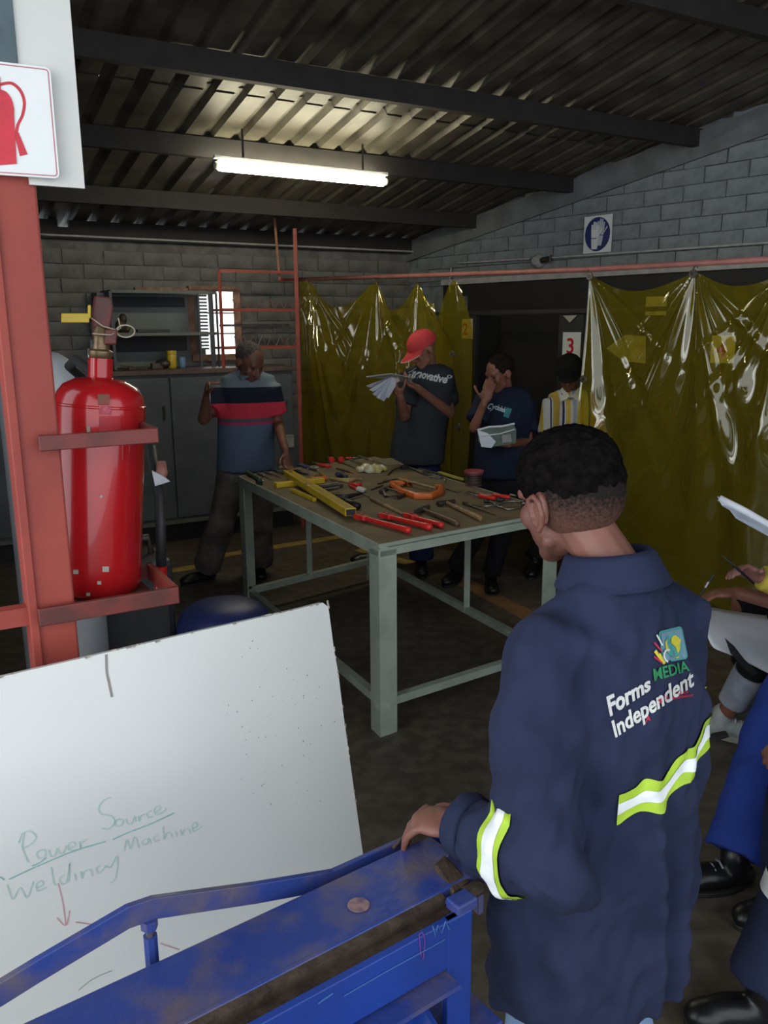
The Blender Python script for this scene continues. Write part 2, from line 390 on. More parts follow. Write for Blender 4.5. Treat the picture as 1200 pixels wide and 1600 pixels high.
# cut the window: build dark reveal box over wall and a bright pane (daylit glazing)
win = thing('window_1', None, None, bw(0.3, 0.0, WZ0)); win['kind'] = 'structure'
M_sky = mat('daylit_window_glass', (0.8, 0.85, 0.9), 0.2, emit=((0.93, 0.97, 1.0), 3.0))
b = MB(); b.bar(bw(WA0, .004, (WZ0 + WZ1) / 2), bw(WA1, .004, (WZ0 + WZ1) / 2), 0.012, WZ1 - WZ0); b.obj('pane', M_sky, win)
M_winframe = mat('rusty_window_frame', (0.30, 0.17, 0.11), 0.7, col2=(0.2, 0.10, 0.06), scale=20)
for aa, bb2, zz0, zz1 in ((WA0 - .03, WA1 + .04, WZ0 - .05, WZ0), (WA0 - .03, WA1 + .04, WZ1, WZ1 + .04)):
    b = MB(); b.bar(bw(aa, .03, (zz0 + zz1) / 2), bw(bb2, .03, (zz0 + zz1) / 2), 0.06, zz1 - zz0); b.obj('frame_rail', M_winframe, win)
for aa in (WA0 - .015, WA1 + .02):
    b = MB(); b.bar(bw(aa, .03, WZ0), bw(aa, .03, WZ1), 0.035, 0.06); b.obj('frame_stile', M_winframe, win)
for f in (.33, .66):
    b = MB(); zz = WZ0 + f * (WZ1 - WZ0); b.bar(bw(WA0, .025, zz), bw(WA1, .025, zz), 0.02, 0.012); b.obj('glazing_bar', M_winframe, win)
# second, narrow transom window above the cabinet
q0 = at_bw(209, 452); q1 = at_bw(345, 455)
w2 = thing('window_2', None, None, q0); w2['kind'] = 'structure'
a0, a1 = bw_a(q0), bw_a(q1) - .05
b = MB(); b.bar(bw(a0, .02, q0.z), bw(a1, .02, q0.z), 0.04, 0.03); b.obj('lintel', M_winframe, w2)
b = MB(); b.bar(bw(bw_a(at_bw(226, 454)), .035, q0.z - .022), bw(bw_a(at_bw(281, 455)), .035, q0.z - .022), 0.012, 0.016); b.obj('pane', M_sky, w2)

# timber wall plate and conduit on the back wall (trim)
b = MB(); b.bar(bw(-2.2, 0.03, 2.36), bw(-0.62, 0.03, 2.36), 0.07, 0.13); b.bar(bw(-0.54, 0.03, 2.36), bw(4.3, 0.03, 2.36), 0.07, 0.13)
b.box(bw(-.58, .03, 2.335), (.09, .07, .08), (D, Nn, Z)); b.obj('trim_1', M_purlin, kind='structure')
b = MB(); b.cyl(bw(-1.5, 0.08, 2.315), bw(2.6, 0.08, 2.31), 0.008); b.obj('trim_2', M_conduit, kind='structure')

# right (gable) wall: upper painted brickwork, lower part painted black
LZ = at_rw(960, 428).z
wr = MB(); wr.bar(rw(-.1, -0.14, 1.02), rw(7.2, -0.14, 1.02), 0.2, 2.04)
poly = [rw(-.1, -.02, 2.0), rw(7.2, -.02, 2.0), rw(7.2, -.02, roof_z(rw(7.2, 0, 0)) + .02), rw(-.1, -.02, roof_z(rw(-.1, 0, 0)) + .02)]
wr.prism(poly, -NE * 0.22); wr = wr.obj('wall_right', M_mortar, kind='structure')
nr = lay(wr, rw, E_, NE, 0.1, 4.9, 2.09, 3.3, lambda s, z: z + .02 > roof_z(rw(s, 0, 0)) - 0.02, M_brick)
b = MB(); b.bar(rw(.45, .015, 2.022), rw(7.2, .015, 2.022), 0.07, 0.045); b.obj('lintel', M_whiteplaster, wr)
b = MB(); b.bar(rw(.45, -.01, 1.0), rw(7.2, -.01, 1.0), 0.06, 2.0); b.obj('black_wall_face', M_booth, wr)
b = MB(); b.prism([rw(-.1, .03, roof_z(rw(-.1, 0, 0)) - .19), rw(7.2, .03, roof_z(rw(7.2, 0, 0)) - .19), rw(7.2, .03, roof_z(rw(7.2, 0, 0)) - .02), rw(-.1, .03, roof_z(rw(-.1, 0, 0)) - .02)], -NE * .05)
b.obj('gable_band', M_plaster, wr)
b = MB(); b.cyl(at_rw(716, 411, .03), at_rw(828, 404, .03), .008); b.cyl(at_rw(856, 403, .03), at_rw(1260, 375, .03), .008); b.obj('trim_3', M_conduit, kind='structure')

# left wall and the wall behind the camera
b = MB(); b.bar(bw(-2.2, 0, 1.4), bw(-2.2, 4.6, 1.7), 0.2, 3.4); b.obj('wall_left', M_plaster, kind='structure')
b = MB(); b.bar(bw(2.0, 8.0, 1.9), bw(7.6, 8.0, 1.9), 0.2, 3.8); b.obj('wall_front', M_plaster, kind='structure')

# roof: corrugated sheets on purlins
ceil = thing('ceiling', None, None, (0, 0, 0)); ceil['kind'] = 'structure'
PITCH = 0.17
def sheet_mesh(p0, p1, lift):
    me = bpy.data.meshes.new('roof_sheet'); vs = []; fs = []
    prof = [(0, 0), (.100, 0), (.116, .034), (.154, .034), (.17, 0)]
    xs = []
    for k in range(4):
        for u, h in prof[:-1]: xs.append((k * PITCH + u, h))
    xs.append((4 * PITCH, 0)); xs.append((4 * PITCH + .03, 0.0))
    np_ = 2
    for j in range(np_):
        p = p0 + (p1 - p0) * j / (np_ - 1)
        for u, h in xs: q = rf(u, p, h + lift); vs.append(q)
    n = len(xs)
    for j in range(np_ - 1):
        for i in range(n - 1): fs.append((j * n + i, j * n + i + 1, (j + 1) * n + i + 1, (j + 1) * n + i))
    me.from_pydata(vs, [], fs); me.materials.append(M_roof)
    return me
rows = [(-0.25, 2.30, 0.0), (2.22, 5.2, 0.006), (5.1, 8.4, 0.012)]
rowm = [sheet_mesh(*r) for r in rows]
for me in rowm:
    for k in range(-4, 11):
        o = bpy.data.objects.new('roof_sheet', me); COL.objects.link(o); o.parent = ceil
        o.location = D * (k * 4 * PITCH) + Z * random.uniform(-.001, .001)
for p in (0.80, 1.74, 2.70, 3.85, 4.9, 6.0, 7.1):
    a_end = 2.0 + 3.0
    b = MB(); U = (Z - Nn * RS * -1).normalized()
    q0 = rf(-2.2, p, -0.06); 
    # stop the purlin where it meets the gable wall
    t = 6.5
    while (bw(t, p, 0) - CR).dot(NE) < -.1: t -= .05
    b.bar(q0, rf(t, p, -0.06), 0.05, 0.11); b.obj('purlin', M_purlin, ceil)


# ================================================================ LAMP, SIGNS, WALL FITTINGS
M_tube = mat('fluorescent_diffuser', (0.9, 0.9, 0.8), 0.4, emit=((1.0, 0.94, 0.68), 42.0))
la, lb = at_z(337, 258, 2.552), at_z(603, 284, 2.552); ld = (lb - la).normalized()
lamp = thing('fluorescent_lamp', 'long lit fluorescent batten lamp hanging under the dark roof', 'lamp', (la + lb) / 2)
b = MB(); b.bar(la + Z * .045 - ld * .01, lb + Z * .045 + ld * .01, 0.030, 0.02); b.obj('lamp_body', M_white, lamp, bevel=.004)
b = MB(); b.cap(la + ld * .03, lb - ld * .03, .03, .03, 14); b.obj('diffuser', M_tube, lamp, smooth=True)
for q in (la + ld * .01, lb - ld * .01):
    b = MB(); b.cyl(q - ld * .015, q + ld * .015, .02); b.obj('end_cap', M_white, lamp)
lm = (la + lb) / 2; pz = roof_z(lm) - .06
for s in (-.4, .4):
    q = lm + ld * s; b = MB(); b.bar(q + Z * .05, V((q.x, q.y, roof_z(q) - .002)), .012, .012); b.obj('bracket', M_purlin, lamp)
def pt(name, loc, power, color, r=.03):
    l = bpy.data.lights.new(name, 'POINT'); l.energy = power; l.color = color; l.shadow_soft_size = r
    o = bpy.data.objects.new(name, l); COL.objects.link(o); o.location = loc; return o

def disc(c, r, X, Y, n=28, ry=None): return [V(c) + X * r * math.cos(2 * PI * k / n) + Y * (ry or r) * math.sin(2 * PI * k / n) for k in range(n)]
# glove sign
gc = at_rw(934, 366, .03); gx = (at_rw(955, 366, .03) - at_rw(912, 366, .03)).length; gz = at_rw(934, 337, .03).z - at_rw(934, 395, .03).z
sg = thing('safety_sign', 'square white glove sign with navy disc high on the grey block wall', 'sign', gc)
b = MB(); b.bar(gc - E_ * gx / 2, gc + E_ * gx / 2, .006, gz); b.obj('sign_plate', M_signwhite, sg)
s0 = gc + NE * .004
b = MB(); b.prism(disc(s0, gx * .45, E_, Z, ry=gz * .46), NE * .002); b.obj('disc', M_signblue, sg)
def glove(c, s, tilt):
    X = (E_ * math.cos(tilt) + Z * math.sin(tilt)); Y = (-E_ * math.sin(tilt) + Z * math.cos(tilt)); P = lambda x, y: c + X * x * s + Y * y * s
    b = MB()
    b.prism([P(-.12, -.5), P(.13, -.5), P(.16, -.12), P(-.15, -.12)], NE * .0015)
    b.prism([P(-.15, -.09), P(.16, -.09), P(.17, .2), P(-.17, .2)], NE * .0015)
    for i, h in enumerate((.40, .5, .48, .38)): b.prism([P(-.17 + i * .087, .2), P(-.10 + i * .087, .2), P(-.105 + i * .087, h), P(-.165 + i * .087, h)], NE * .0015)
    b.prism([P(.16, -.05), P(.17, .06), P(.27, .25), P(.31, .2)], NE * .0015)
    return b
g2 = glove(s0 + NE * .002 + E_ * gx * .1 + Z * gz * .05, gz * .72, -.12); g2.obj('glove_picture', mat('glove_grey', (.5, .52, .58), .5), sg)
g1 = glove(s0 + NE * .004 - E_ * gx * .08 - Z * gz * .03, gz * .74, -.02); g1.obj('glove_picture', M_signwhite, sg)

# bulkhead fitting on the conduit
q = at_rw(838, 408, .05)
bl = thing('bulkhead_fitting', 'round whitish cable fitting on the pale conduit of the right wall', 'fitting', q)
b = MB(); b.lathe(q - NE * .05, NE, [(.055, 0), (.055, .03), (.05, .05), (.03, .075), (.001, .08)], 20); b.obj('housing', mat('dusty_white', (.35, .35, .34), .7), bl, smooth='auto')
b = MB(); b.cyl(q + E_ * .05, q + E_ * .12 + Z * .01, .022); b.tube([q + E_ * .10, q + E_ * .14 + Z * .03, q + E_ * .13 - Z * .02], .012); b.obj('cable_gland', M_darksteel, bl)

# ================================================================ WELDING BOOTHS along the right wall
booth = thing('welding_booths', 'row of black sheet steel welding booths against the right wall', 'welding booth', rw(2.4, .3, 0))
hz = at_rw(800, 490, .35).z
def booth_post(x0, x1, ytop, p, m, nm='divider'):
    a = at_rw(x0, ytop, p); c = at_rw(x1, ytop, p); z = a.z
    sA, sB = rw_s(a), rw_s(c)
    b = MB(); b.box(rw((sA + sB) / 2, p - .02, z / 2), (sB - sA, .04, z), (E_, NE, Z)); o = b.obj(nm, m, booth); return sA, sB
sd = []
for x0, x1, yt in ((724, 744, 490), (874, 912, 492), (1100, 1150, 480)):
    sA, sB = booth_post(x0, x1, yt, .40, M_boothgrey, 'divider_post'); sd.append((sA, sB))
    b = MB(); b.box(rw((sA + sB) / 2, .22, hz / 2), (.03, .34, hz - .02), (E_, NE, Z)); b.obj('divider', M_booth, booth)
b = MB(); b.bar(rw(sd[0][0] - .35, .40, hz + .01), rw(sd[2][1] + 1.6, .40, hz + .01), .035, .03); b.obj('header', M_boothgrey, booth)
b = MB(); b.box(rw(sd[0][0] - .25, .3, .55), (.5, .22, 1.1), (E_, NE, Z)); b.obj('side_screen', M_booth, booth)

def num_sign(x0, x1, y0, y1, txt, p, label, m=M_signwhite, cut=None, tx=0.2):
    a = at_rw(x0, y0, p); c = at_rw(x1, y0, p); zb = at_rw(x0, y1, p).z; wd = (c - a).length; ht = a.z - zb
    t = thing('number_sign', label, 'sign', V(((a.x + c.x) / 2, (a.y + c.y) / 2, zb)))
    b = MB(); b.box((a + c) / 2 - Z * ht / 2, (wd, .004, ht), (E_, NE, Z)); b.obj('sign_plate', m, t)
    on_plane_text(txt, ht * .82, a + E_ * wd * tx - Z * ht * .80 + NE * .003, E_, Z, M_signred, t, 'numeral', offset=ht * .012)
num_sign(880, 908, 519, 560, '3', .41, 'white card with a red 3 on the dark booth divider')
num_sign(722, 739, 498, 529, '2', .41, 'cream card with a red 2 partly hidden by the narrow yellow strip', mat('cream_card', (.55, .53, .40), .7), tx=.05)
num_sign(1113, 1150, 524, 567, '4', .41, 'card with a 4 seen through the large yellow curtain', M_signwhite)
t = at_rw(880, 493, .41); b = MB(); b.prism([t, t + E_ * .12, t + E_ * .06 - Z * .05], NE * .003); o = b.obj('paper_corner', mat('masking_paper', (.45, .46, .40), .8), booth)
# pale cards pinned on the booth boards behind the large curtain
for i, (x, y, wd, lb_) in enumerate(((985, 545, .22, 'pale arrow-shaped card pinned behind the large yellow curtain'), (1025, 478, .16, 'small pale card near the lintel behind the large yellow curtain'), (928, 640, .14, 'pale card beside the striped shirt behind the yellow curtain'))):
    q = at_rw(x, y, .06); b = MB()
    if i == 0: b.prism([q - E_ * .20, q - E_ * .05 + Z * .10, q + E_ * .12 + Z * .09, q + E_ * .13 - Z * .10, q - E_ * .05 - Z * .09], NE * .004)
    else: b.box(q, (wd, .004, wd * .8), (E_, NE, Z))
    o = b.obj('wall_card', mat('wall_card', (.60, .60, .50), .8), loc=q); tag(o, lb_, 'card')
# switch, cable and small box at the left of the black wall
q = at_rw(704, 470, .05)
sw = thing('wall_switch', 'small pale socket box with a thin cable beside the narrow yellow strip', 'switch', q)
b = MB(); b.box(at_rw(722, 475, .05), (.09, .05, .13), (E_, NE, Z)); b.obj('box', M_plaster, sw, bevel=.004)
b = MB(); b.box(q, (.045, .05, .14), (E_, NE, Z)); b.obj('plug', M_black, sw, bevel=.006)
b = MB(); b.tube([q + Z * .06, at_rw(702, 445, .05), at_rw(705, 418, .03)], .006, 8); b.obj('cable', M_conduit, sw)

# ================================================================ RED RAIL FRAME AND CURTAINS
RA = at_y(462, 437, 6.75); RBv = None
def rail_pt(px, py):   # point of the vertical plane that runs under the rail
    return at_pl(px, py, V((.462, 5.9, 0)), NE)
RA = rail_pt(464, 437); RB = rail_pt(1290, 400)
rail = thing('curtain_rail', 'long worn pink steel rail carrying the yellow curtains', 'rail', RA)
b = MB(); b.tube([RA, rail_pt(700, 429), rail_pt(920, 421), RB], .016, 10); b.obj('rail_tube', M_rail, rail, smooth=True)
fp = at_y(463, 437, 6.85)
b = MB(); b.bar(V((fp.x, fp.y, 0)), V((fp.x, fp.y, roof_z(fp) - .10)), .03, .03); b.obj('upright', M_rack, rail)
b = MB(); b.bar(at_y(437, 437, 6.85), RA + Z * .0, .02, .02); b.obj('end_bar', M_rack, rail)
b = MB(); b.bar(at_y(437, 437, 6.85), at_y(429, 340, 6.85), .018, .018); b.obj('hanger_rod', mat('orange_rust_rod', (.30, .12, .05), .6), rail)
RDIR = (RB - RA).normalized()

def curtain(name, label, hangs, zbot, wid_x, group, endx=None, seed=0, res_s=330, res_v=150, amp=.06, eyelets=(), mapx=None):
    """hangs: [(px,py)] of the top edge knots with a flag: True = hooked, False = sagging point"""
    pts = [(rail_pt(x, y), h) for x, y, h in hangs]
    s0 = pts[0][0]; base = V((.462, 5.9, 0))
    S = [(p - s0).dot(E_) for p, h in pts]; ZZ = [p.z for p, h in pts]; hooks = [S[i] for i in range(len(pts)) if pts[i][1]]; hz_ = [ZZ[i] for i in range(len(pts)) if pts[i][1]]
    def ztop(s):
        for i in range(len(S) - 1):
            if S[i] <= s <= S[i + 1]:
                t = (s - S[i]) / (S[i + 1] - S[i]); h0, h1 = pts[i][1], pts[i + 1][1]
                if h0 and not h1: k = math.sin(t * PI / 2)
                elif h1 and not h0: k = 1 - math.cos(t * PI / 2)
                elif not h0 and not h1: k = t
                else: k = t
                return ZZ[i] + (ZZ[i + 1] - ZZ[i]) * k
        return ZZ[-1] if s > S[-1] else ZZ[0]
    rnd = random.Random(seed); ph = [rnd.uniform(0, 6.28) for _ in hooks]; fr = [rnd.uniform(9, 13) for _ in hooks]
    pleats = [[(rnd.uniform(-.09, .09) + (q - 3) * .27, rnd.uniform(.03, .085), rnd.uniform(.5, 1.0) * rnd.choice((1, 1, -.7))) for q in range(7)] for _ in hooks]
    bm = bmesh.new(); grid = []
    W = S[-1]
    for j in range(res_v + 1):
        v = j / res_v; row = []
        for i in range(res_s + 1):
            s = W * i / res_s; zt = ztop(s); z = zt + (zbot - zt) * v
            y = 0.0; tw = 0.0
            for k, (hs, hzk) in enumerate(zip(hooks, hz_)):
                dx = s - hs; dz = max(hzk - z, 0) + .012; r = math.hypot(dx, dz); ang = math.atan2(dx, dz)
                wgt = math.exp(-(abs(dx) / (.20 + .42 * dz)) ** 2)
                A = amp * (1 - math.exp(-r / .22)) * math.exp(-max(dz - 1.0, 0) * 1.6)
                f = 0.0
                for (a0, wd_, h_) in pleats[k]: f += h_ * math.exp(-((ang - a0) / wd_) ** 2)
                y += wgt * A * f; tw += wgt
            y = y / max(tw, .8)
            # swag belly between the hooks near the top edge
            y += .03 * math.sin(v * 14 + 2) * math.exp(-v * 7) * (1 - min(1, sum(math.exp(-((s - h) / .12) ** 2) for h in hooks)))
            y += (noise.noise(V((s * 2.2, z * .7, seed + 3))) * .06 + noise.noise(V((s * 6, z * .6, seed))) * .014) * min(1, v * 4)
            ss = s
            if mapx: ss = mapx(s, v, z)
            p = s0 + E_ * ss; p = V((p.x, p.y, z)) + NE * (y + .0)
            row.append(bm.verts.new(p))
        grid.append(row)
    for j in range(res_v):
        for i in range(res_s): bm.faces.new((grid[j][i], grid[j][i + 1], grid[j + 1][i + 1], grid[j + 1][i]))
    me = bpy.data.meshes.new(name); bm.to_mesh(me); bm.free()
    t = thing(name, label, 'curtain', V((s0.x, s0.y, zbot)), group)
    link('sheet', me, t, M_pvc, smooth=True)
    for (x, y) in eyelets:
        q = rail_pt(x, y); b = MB(); n = 14
        ring = lambda r, o: [q + NE * o + E_ * r * math.cos(2 * PI * k / n) + Z * r * math.sin(2 * PI * k / n) for k in range(n)]
        b.loft([ring(.009, .03), ring(.009, .036), ring(.021, .036), ring(.023, .026)], cap=False); b.obj('eyelet', M_steel, t)
    for h, z_ in zip(hooks, hz_):
        q = s0 + E_ * h; q = V((q.x, q.y, z_)); b = MB(); b.tube([q + NE * .02 - Z * .02, q + NE * .03 + Z * .01, q + Z * .035, q - NE * .018 + Z * .02], .0035, 6); b.obj('hook', M_steel, t)
    return t
G = 'yellow welding curtains on the rail'
curtain('welding_curtain', 'large glossy yellow plastic curtain at the right on steel eyelets',
        [(921, 428, True), (1000, 455, False), (1087, 424, True), (1160, 447, False), (1235, 422, True), (1330, 440, False), (1400, 418, True)], .12, None, G, seed=4, amp=.075,
        eyelets=((926, 432), (1087, 428), (916, 592)), mapx=lambda s, v, z: s - .05 * v * max(0, 1 - s * 2))
curtain('welding_curtain', 'wide yellow plastic curtain at the left behind the man in the red cap',
        [(466, 437, True), (483, 438, True), (533, 480, False), (588, 438, True), (619, 486, False), (651, 439, True), (682, 474, False), (706, 530, False)], .25, None, G, seed=11, amp=.075, res_s=260)
curtain('welding_curtain', 'narrow bunched strip of yellow plastic curtain between two openings',
        [(705, 442, False), (711, 436, True), (718, 444, False)], .45, None, G, seed=2, amp=.03, res_s=70,
        eyelets=((711, 553), (720, 666)), mapx=lambda s, v, z: (s - .04) * (1 + 3.6 * min(1, v * 5) ** .8 - .6 * v) + .04 - .03 * v)

# ================================================================ BACK OF THE ROOM: cabinets, rack
def cpl(x, y, p): return at_bw(x, y, p)
pc = .48
ca0, ca1 = -1.6, bw_a(cpl(458, 600, pc)); ztop_ = cpl(300, 580, pc).z; zb_ = .16
lc = thing('base_cabinet', 'long dark grey steel base cabinet along the back wall', 'cabinet', bw((ca0 + ca1) / 2, .25, 0))
b = MB(); b.bar(bw(ca0, .24, (ztop_ + zb_) / 2), bw(ca1, .24, (ztop_ + zb_) / 2), .44, ztop_ - zb_ - .03); b.obj('body', M_cab, lc)
b = MB(); b.bar(bw(ca0, .22, .08), bw(ca1, .22, .08), .36, .16); b.obj('plinth', M_booth, lc)
b = MB(); b.bar(bw(ca0, .475, zb_ + .015), bw(ca1, .475, zb_ + .015), .03, .03); b.obj('bottom_rail', mat('grey_edge', (.13, .13, .12), .6), lc)
edges = [ca0 + .02] + [bw_a(cpl(x, 650, pc)) for x in (150, 268, 372)] + [ca1 - .01]
for i in range(4):
    a, c = edges[i] + .006, edges[i + 1] - .006; b = MB(); b.bar(bw(a, pc - .01, (ztop_ + zb_) / 2 - .0), bw(c, pc - .01, (ztop_ + zb_) / 2), .018, ztop_ - zb_ - .09)
    dr = b.obj('door', M_cab, lc, bevel=.004)
    hq = bw(c - .05, pc + .012, ztop_ - .25); b = MB(); b.bar(hq, hq - Z * .1, .012, .012); b.obj('handle', M_darksteel, dr)
wt = MB(); wt.bar(bw(ca0 - .02, .27, ztop_), bw(ca1 + .02, .27, ztop_), .48, .033)
o = wt.obj('worktop', M_worktop, loc=bw(-.5, .25, ztop_)); tag(o, 'brown worktop lying along the grey base cabinets', 'worktop')
# open shelf unit standing on the worktop
sa0, sa1 = bw_a(cpl(177, 520, .36)), bw_a(cpl(341, 520, .36)); sz1 = cpl(250, 456, .36).z; sz0 = ztop_ + .02
sh = thing('shelf_unit', 'open grey steel shelf unit standing on the worktop by the window', 'shelf', bw((sa0 + sa1) / 2, .2, sz0))
for a, nm in ((sa0, 'side_panel'), ):
    b = MB(); b.box(bw(a, .19, (sz0 + sz1) / 2), (.02, .34, sz1 - sz0), (D, Nn, Z)); b.obj(nm, M_cab, sh)
# perforated right side: frame plus slats with daylight slots between
spx = bw_a(cpl(330, 520, .36))
for a in (bw_a(cpl(313, 520, .36)), spx, sa1):
    b = MB(); b.box(bw(a, .35, (sz0 + sz1) / 2), (.014, .014, sz1 - sz0), (D, Nn, Z)); b.obj('corner_post', M_cab, sh)
b = MB(); b.box(bw((spx + sa1) / 2 - .01, .345, (sz0 + sz1) / 2), (sa1 - spx - .03, .010, sz1 - sz0), (D, Nn, Z)); b.obj('side_panel', M_cab, sh)
zs0, zs1 = cpl(320, 545, .36).z, cpl(320, 462, .36).z
slot_a0, slot_a1 = bw_a(cpl(313, 500, .36)), bw_a(cpl(326, 500, .36))
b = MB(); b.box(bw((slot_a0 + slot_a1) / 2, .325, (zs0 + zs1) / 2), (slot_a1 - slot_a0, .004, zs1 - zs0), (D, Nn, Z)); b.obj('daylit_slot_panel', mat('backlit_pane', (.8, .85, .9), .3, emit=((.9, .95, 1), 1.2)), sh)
n = 16
for k in range(n + 1):
    zz = zs0 + (zs1 - zs0) * k / n; b = MB(); b.box(bw((slot_a0 + slot_a1) / 2, .34, zz), (slot_a1 - slot_a0, .012, (zs1 - zs0) / n * .55), (D, Nn, Z)); b.obj('slat', M_cab, sh)
b = MB(); b.bar(bw(sa0, .03, (sz0 + sz1) / 2), bw(sa1, .03, (sz0 + sz1) / 2), .012, sz1 - sz0); b.obj('back_panel', M_cabin, sh)
for y, nm in ((456, 'top_panel'), (522, 'shelf')):
    zz = cpl(250, y, .36).z; b = MB(); b.bar(bw(sa0, .19, zz), bw(sa1, .19, zz), .34, .022); b.obj(nm, M_cabin, sh)
b = MB(); b.bar(bw(sa0 + .01, .34, cpl(250, 470, .36).z), bw(slot_a0, .34, cpl(250, 470, .36).z), .01, .0); b.bm.free()
for ya, yb in ((464, 480), (526, 549)):  # black strips stand in for the shadow bands under top panel and shelf
    z0b, z1b = cpl(250, yb, .05).z, cpl(250, ya, .05).z; b = MB(); b.bar(bw(sa0 + .02, .045, (z0b + z1b) / 2), bw(slot_a0 - .02, .045, (z0b + z1b) / 2), .01, z1b - z0b); b.obj('shelf_shadow_strip', M_booth, sh)
# grey side box left of the shelf unit
q0, q1 = bw_a(cpl(154, 500, .2)), bw_a(cpl(176, 500, .2)); z0_, z1_ = cpl(165, 572, .2).z, cpl(165, 457, .2).z
b = MB(); b.box(bw((q0 + q1) / 2, .1, (z0_ + z1_) / 2), (q1 - q0, .2, z1_ - z0_), (D, Nn, Z)); o = b.obj('wall_locker', mat('blue_grey_locker', (.10, .115, .14), .5), loc=bw((q0 + q1) / 2, .1, z0_), bevel=.004)
tag(o, 'narrow blue-grey wall box left of the open shelf unit', 'locker')
# things on shelf and worktop
def bottle(px, py, h, r, m, mc, name, label, cat, p=.25, taper=1.0, grp=None):
    q = cpl(px, py, p); q.z = ztop_ + .018
    t = thing(name, label, cat, q, grp); b = MB(); b.lathe(q, Z, [(r * .9, 0), (r, .008), (r * taper, h * .75), (r * taper * .9, h * .8)], 18); b.obj('body', m, t, smooth='auto')
    b = MB(); b.lathe(q + Z * h * .79, Z, [(r * taper * .95, 0), (r * taper * 1.02, h * .02), (r * taper, h * .19), (.004, h * .2)], 18); b.obj('lid', mc, t, smooth='auto')
bottle(269, 575, .135, .034, M_yellow, M_yellow, 'plastic_bottle', 'tall yellow plastic container standing on the brown worktop', 'bottle', taper=1.12)
bottle(285, 575, .085, .026, mat('pale_blue_plastic', (.13, .24, .42), .5), mat('pale_blue_plastic', (.13, .24, .42), .5), 'plastic_cup', 'small blue container right of the tall yellow one on worktop', 'cup')
q = cpl(255, 575, .25); q.z = ztop_ + .018; b = MB(); b.ell(q + Z * .035, (.06, .04, .035)); b.box(q + D * -.05 + Z * .02, (.08, .06, .04), (D, Nn, Z)); o = b.obj('dark_tin', M_darksteel, loc=q); tag(o, 'dark lumpy tin left of the yellow container', 'tin')
q = cpl(215, 575, .3); q.z = ztop_ + .018; b = MB(); b.box(q + Z * .01, (.14, .05, .02), (D, Nn, Z)); b.cyl(q - D * .12 + Z * .02, q - D * .04 + Z * .015, .012); o = b.obj('metal_offcut', M_rust, loc=q); tag(o, 'low rusty metal offcut at the left end of the worktop', 'metal piece')
zz = cpl(250, 522, .36).z + .012
q = cpl(240, 515, .25); q.z = zz; b = MB(); b.bar(q - D * .13 + Z * .012, q + D * .12 + Z * .010, .05, .024); o = b.obj('flat_bar', M_black, loc=q, bevel=.004); tag(o, 'thin black bar lying on the middle shelf', 'bar')
q = cpl(189, 515, .25); q.z = zz; b = MB(); b.ell(q + Z * .05, (.04, .04, .05)); b.ell(q + Z * .10 + D * .02, (.03, .025, .04)); b.cyl(q + D * .03, q + D * .06 + Z * .05, .02); o = b.obj('oil_can', M_rust, loc=q, smooth=True); tag(o, 'rusty brown oil can at left end of the middle shelf', 'can')
# red oxide rod rack
pr = .46
ra0, ra1 = bw_a(cpl(346, 500, pr)), bw_a(cpl(466, 500, pr)); rz1 = cpl(346, 423, pr).z
rk = thing('wall_rack', 'red oxide steel rod rack with zigzag rows right of the window', 'rack', bw((ra0 + ra1) / 2, pr, ztop_ + .02))
for a in (ra0, ra1):
    b = MB(); b.bar(bw(a, pr, ztop_ + .0175), bw(a, pr, rz1), .022, .022); b.obj('upright', M_rack, rk)
b = MB(); b.bar(bw(ra0, pr, rz1), bw(ra1, pr, rz1), .02, .02); b.obj('top_bar', M_rack, rk)
for y, yb in ((484, 468), (543, 525)):
    zz = cpl(400, y, pr).z; zt = cpl(400, yb, pr).z
    b = MB(); b.bar(bw(ra0, pr, zz), bw(ra1, pr, zz), .02, .02); b.bar(bw(ra0, pr - .18, zz), bw(ra1, pr - .18, zz), .02, .02); b.obj('shelf_bar', M_rack, rk)
    b = MB(); pts = []; nz = 15; a_s = ra0 + .1
    for k in range(nz): pts.append(bw(a_s + (ra1 - a_s) * k / (nz - 1), pr - .01, zz + (0.01 if k % 2 else zt - zz)))
    b.tube(pts, .005, 6); b.obj('zigzag_rod', mat('faded_red_wire', (.26, .13, .11), .6), rk)
for y in (508,):
    zz = cpl(400, y, pr).z; b = MB(); b.bar(bw(ra0 + .05, pr - .19, zz), bw(ra1, pr - .19, zz), .02, .018); b.obj('back_bar', M_darksteel, rk)
# small white box near the rack foot
q = cpl(452, 690, .49); b = MB(); b.box(q, (.07, .03, .09), (D, Nn, Z)); b.box(q + Z * .05 + Nn * .003, (.075, .034, .012), (D, Nn, Z)); o = b.obj('notice_tag', mat('dull_white_tag', (.30, .30, .27), .7), lc)

# ================================================================ RED STEEL POST, SIGNS AND FIRE EXTINGUISHER
PF = at_y(90, 800, 1.5); PF = V((PF.x, PF.y, 0))            # on the front face of the post
def pf(a, p, z): return PF + D * a + Nn * p + Z * z
def at_pf(x, y, p=0.0): return at_pl(x, y, pf(0, p, 0), Nn)
def pa(q): return (V(q) - PF).dot(D)
e1 = pa(at_pf(104, 800)); e0 = pa(at_pf(28, 800))
post = thing('steel_post', 'red painted steel post standing at the left behind the whiteboard', 'post', pf((e0 + e1) / 2, -.04, 0))
b = MB(); b.box(pf((e0 + e1) / 2, -.035, 1.5), (e1 - e0, .07, 3.0), (D, Nn, Z)); b.obj('column', M_redpost, post, bevel=.004)
b = MB(); b.box(pf(e0 + .008, .002, 1.5), (.016, .008, 3.0), (D, Nn, Z)); b.obj('flange_lip', M_redpost, post, bevel=.002)
